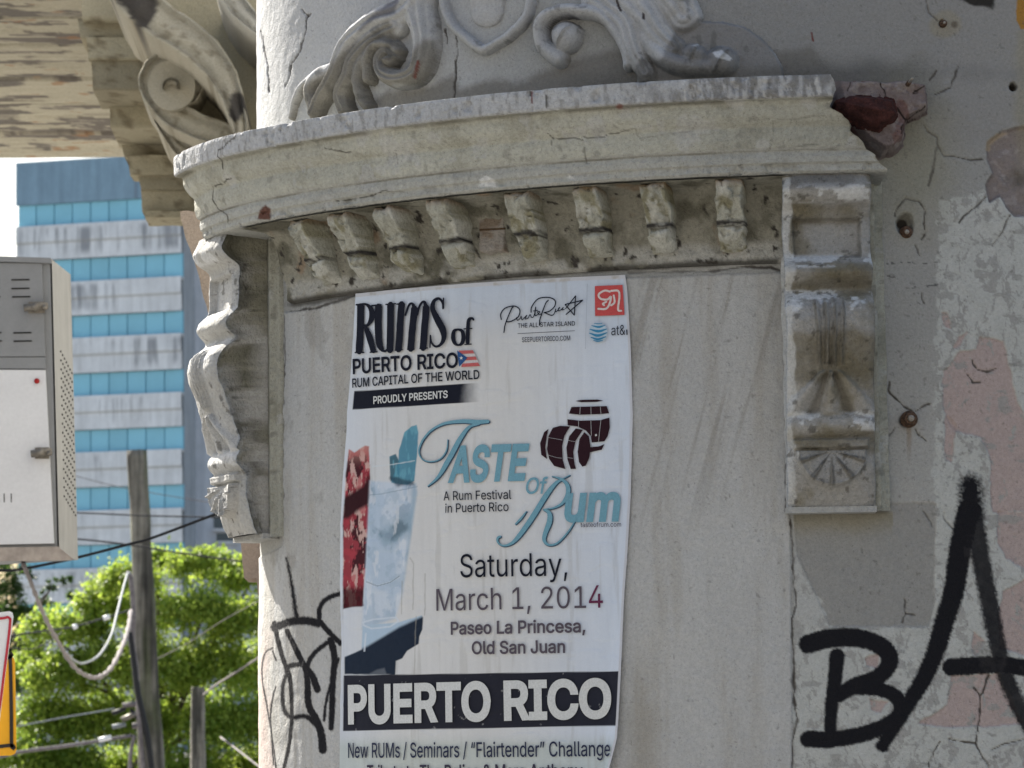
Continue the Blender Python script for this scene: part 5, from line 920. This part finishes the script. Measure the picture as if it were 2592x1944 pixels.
pole('utility_pole', (502, 1738, 17), (502, 1944, 20), 44., 'shorter brown wooden post right of the tall pole')
for i, (x, y, x1, y1, rr, mm) in enumerate(((284, 1806, 318, 1794, 6, 'cable'), (310, 1786, 345, 1782, 7, 'cablegrey'), (308, 1822, 346, 1806, 7, 'latch'), (284, 1840, 318, 1834, 6, 'cablepale'), (335, 1838, 356, 1836, 8, 'cablegrey'), (330, 1795, 350, 1820, 5, 'cable'))):
    P = at(np.array([x, x1], float), np.array([y, y1], float), 40.7); MB().tube(P, rr/(F/40.7), 10).build('insulator', M[mm], up, None, True)
for q, r in (([(318, 1452), (330, 1460), (338, 1550), (336, 1620), (345, 1700), (352, 1800), (362, 1944), (366, 2000)], 6), ([(330, 1600), (340, 1680), (350, 1760), (372, 1860), (385, 1960)], 8), ([(340, 1860), (332, 1900), (328, 1960)], 5)):
    q = smooth_line(q, 6); MB().tube(at(q[:, 0], q[:, 1], 40.5), r/(F/40.5), 8).build('riser_cable', M['cable' if r == 8 else 'cablegrey'], up, None, True)
def cable(pts, r, Y0, Y1, m, label, lump_=0, name='cable'):
    q = smooth_line(pts, 8); t = np.linspace(0, 1, len(q)); Y = Y0+(Y1-Y0)*t; P = at(q[:, 0], q[:, 1], Y); rad = r*Y/F
    if lump_: rad = rad*(1+lump_*np.sin(np.arange(len(q))*1.9)*rng.random(len(q)))
    c0 = P[0].copy(); e = empty(name, c0, label, 'cable') if False else None; V = MB().tube(P-P[0], rad, 8); o = V.build(name, M[m], None, None, True); o.location = Vector(P[0]); tag(o, label, 'cable', 'overhead cables'); return o
c2 = lambda p: Z(Z20, p)
cable(c2([(-300, 395), (0, 380), (140, 370), (480, 300), (830, 210), (980, 170), (1410, 10), (1700, -90)]), 3.6, 13, 13, 'cable', 'thick black cable rising to the right behind the cabinet and pole')
cable(c2([(-200, -12), (490, 5), (950, 24), (1410, 35), (1900, 52)]), 2.0, 36, 36, 'cable', 'thin straight black cable passing behind the pole, topmost of all')
cable(c2([(-200, 120), (500, 175), (830, 212), (1130, 260), (1560, 320), (1900, 370)]), 2.3, 34, 34, 'cable', 'thin black cable sagging across the pole and tree top')
cable(c2([(150, 335), (190, 430), (240, 560), (300, 700), (370, 830), (470, 990), (560, 1060), (640, 1070), (720, 1010), (790, 880), (830, 760), (850, 640)]), 5.5, 10.2, 40.4, 'cablegrey', 'lumpy grey cable bundle hanging from the cabinet to the pole', .5)
cable(c2([(440, 920), (480, 960), (540, 980), (640, 930), (720, 800), (760, 650), (820, 420), (840, 395)]), 3.0, 24, 40.4, 'cablepale', 'pale looped cable rising inside the grey bundle')
cable(c2([(-200, 860), (80, 800), (300, 770), (480, 742), (690, 684), (850, 632)]), 2.4, 38, 40.5, 'cable', 'dark wire with white splices left of the pole')
cable(c2([(-200, 1640), (110, 1560), (400, 1520), (600, 1490), (850, 1450)]), 4.5, 38, 40.5, 'cablegrey', 'thick grey wire at the bottom left meeting the pole')
cable(c2([(80, 885), (220, 885), (330, 830), (400, 780)]), 1.6, 38, 39, 'cable', 'slack dark wire curling left of the bundle')
cable(c2([(110, 1390), (420, 1330), (600, 1300), (740, 1275)]), 1.8, 39, 40.5, 'cablepale', 'pale wire reaching the insulators on the pole')
cable(c2([(1310, 1190), (1400, 1120), (1480, 1070), (1690, 935), (1900, 800)]), 2.6, 44, 36, 'cablegrey', 'grey stay wire rising from the short post')
cable(c2([(1000, 960), (1200, 860), (1450, 700), (1690, 570), (1900, 450)]), 1.0, 44, 40, 'cablegrey', 'very thin wire rising to the right through the tree')
cable(c2([(1430, 1460), (1550, 1550), (1680, 1650), (1800, 1730)]), 2.4, 44, 40, 'cablegrey', 'grey wire dropping to the right below the short post')
cable([(185, 1203), (300, 1232), (470, 1262), (560, 1275)], 1.0, 90, 90, 'cablegrey', 'faint thin wire against the office block')
for (x, y, x1, y1, nm) in ((472, 748, 500, 738, 'short white splice far left'), (670, 690, 712, 678, 'long white splice near the pole'), (640, 1478, 720, 1460, 'long pale sleeve')):
    q = np.array(c2([(x, y), (x1, y1)])); P = at(q[:, 0], q[:, 1], 38.3 if y < 1000 else 39.0); o = MB().tube(P-P[0], 6.5*38/F, 10).build('cable_splice', M['signwhite'], None, None, True); o.location = Vector(P[0]); tag(o, nm + ' on a wire left of the pole', 'cable splice', 'splices on the wires')

# ================================================================= SIGNAL CABINET
YC = 10.; cab = empty('cabinet', tuple(at(60., 1420., YC)), 'grey and white metal control cabinet with vents and latches at the left edge', 'cabinet')
def cp_(x, y, out=0.): p = at(float(x), float(y), YC); p[1] -= out; return p
sv = A(.024, .34, 0)*1.0                     # depth direction of the box
TR_, BR_, TL_, BL_ = cp_(131, 657), cp_(150, 1404), cp_(-330, 640), cp_(-310, 1432)
mb = MB(); Vb = [TL_, BL_, BR_, TR_, TL_+sv, BL_+sv, BR_+sv, TR_+sv]; mb.add(Vb, [(0, 1, 2, 3), (7, 6, 5, 4), (0, 4, 5, 1), (1, 5, 6, 2), (3, 7, 4, 0)]); mb.build('body', M['cabgrey'], cab)
side = MB().hexa(np.array([TR_, BR_, BR_+sv, TR_+sv])+A(.001, 0, 0), A(-.006, 0, 0)).build('side_panel', M['cabside'], cab)
def onf(x0, y0, x1, y1, x2, y2, x3, y3, name, m, out, th, par=cab, bev=0): Q = np.array([cp_(x0, y0, out), cp_(x1, y1, out), cp_(x2, y2, out), cp_(x3, y3, out)]); return MB().hexa(Q, A(0, th, 0)).build(name, m, par)
onf(-330, 664, -330, 905, 116, 903, 107, 668, 'upper_door', M['cabgrey'], .012, .011); ud = cab.children[-1] if False else None
lower = onf(-330, 936, -320, 1385, 138, 1376, 116, 938, 'lower_door', M['cabwhite'], .014, .013)
onf(-330, 908, -330, 932, 117, 934, 116, 905, 'divider', M['cabgrey'], .010, .009)
onf(-320, 1392, -315, 1426, 190, 1418, 148, 1384, 'bottom_frame', M['cabund'], .016, .015)
onf(-330, 640, -330, 655, 131, 668, 131, 655, 'top_trim', M['cabgrey'], .02, .04)
for (x, y) in ((30, 62), (30, 84), (32, 105), (35, 196), (36, 217)):
    for dx in (0, -76):
        xx = x+dx; yy = 648+y; onf(xx, yy-1.6, xx, yy+1.6, xx+46, yy+.8, xx+46, yy-2.4, 'vent_slot', M['dark'], .0145, .003)
def latch(x, y, w_, label):
    m = MB(); P = cp_(x, y, .035); m.tube([P+A(-w_/2, 0, -.004), P+A(w_/2, 0, .004)], [.012, .010], 10); m.tube([P+A(0, .025, 0), P+A(0, -.016, 0)], .013, 10); m.tube([P+A(w_*.36, .02, 0), P+A(w_*.42, -.02, -.004)], .009, 8); o = m.build('latch', M['latch'], cab, None, True); o['label'] = label
    MB().box(P+A(.0, .022, .0), (w_*.34, .006, .018)).build('latch_plate', M['latch'], o)
latch(94, 780, .075, 'upper brown metal latch'); latch(108, 1148, .065, 'lower brown metal latch')
m = MB(); P = cp_(95, 966, .016); m.tube([P, P+A(0, -.006, 0)], .0085, 14); o = m.build('red_dot', M['red'], cab, None, True)
for x in (12, 30): onf(x-1.3, 1250, x-1, 1272, x+1.2, 1272, x+1, 1250, 'scratch', M['dark'], .0150, .001)
m = MB()
for r in range(17):
    for j in range(7):
        t = .30+.031*r+ j*.0085; u_ = .32+j*.098; Q = (TR_+sv*u_)*(1-t)+(BR_+sv*u_)*t; m.box(Q+A(.0022, 0, 0), (.0015, .0055, .0028))
o = m.build('vent_holes', M['dark'], cab); tag(o, kind='stuff')

# ================================================================= ROAD SIGNS
def plate(name, poly, Y, m, label, rim=None, rimm=None, inner=None):
    P = at(np.array([p[0] for p in poly], float), np.array([p[1] for p in poly], float), Y); c0 = P.mean(0); e = empty(name, c0, label, 'road sign', 'road signs at the left edge'); MB().prism(P, A(0, .004, 0)).build('sign_plate', m, e)
    if rim: q = smooth_line(rim, 5); n = len(q); t = np.gradient(q[:, :2], axis=0); t /= np.linalg.norm(t, axis=1)[:, None]; nn = np.stack([-t[:, 1], t[:, 0]], -1); r = q[:, 2:3]; L = q[:, :2]+nn*r; R__ = q[:, :2]-nn*r; V = at(np.r_[L[:, 0], R__[:, 0]], np.r_[L[:, 1], R__[:, 1]], Y-.003); mesh('border', V, [(i, i+1, i+1+n, i+n) for i in range(n-1)], rimm, e, None, False)
    return e
s1 = plate('road_sign', Z(Z20, [(-400, 680), (0, 650), (60, 643), (80, 652), (86, 680), (78, 740), (62, 860), (40, 1010), (18, 1180), (0, 1330), (-60, 1700), (-400, 1700)]), 7.5, M['signwhite'], 'white road sign with a thin red border at the left edge', [(q[0], q[1], 3.2) for q in Z(Z20, [(-300, 712), (0, 690), (45, 682), (62, 690), (66, 712), (50, 860), (28, 1030), (0, 1250), (-60, 1600)])], M['signred'])
s2 = plate('road_sign', Z(Z20, [(-300, 930), (60, 935), (88, 945), (97, 975), (106, 1540), (98, 1565), (70, 1578), (-300, 1590)]), 7.7, M['signyellow'], 'yellow road sign with a black border behind the white sign', [(q[0], q[1], 4.5) for q in Z(Z20, [(-300, 945), (45, 945), (66, 960), (74, 1490), (62, 1512), (-300, 1545)])], M['signblack'])
for s_, x, Y in ((s1, -60, 7.5), (s2, -40, 7.7)):
    p = at(float(x), 1700., Y+.03); MB().tube([(p[0], Y+.035, 0), (p[0], Y+.035, 2.2)], .03, 12).build('post', M['cabgrey'], s_, None, True)
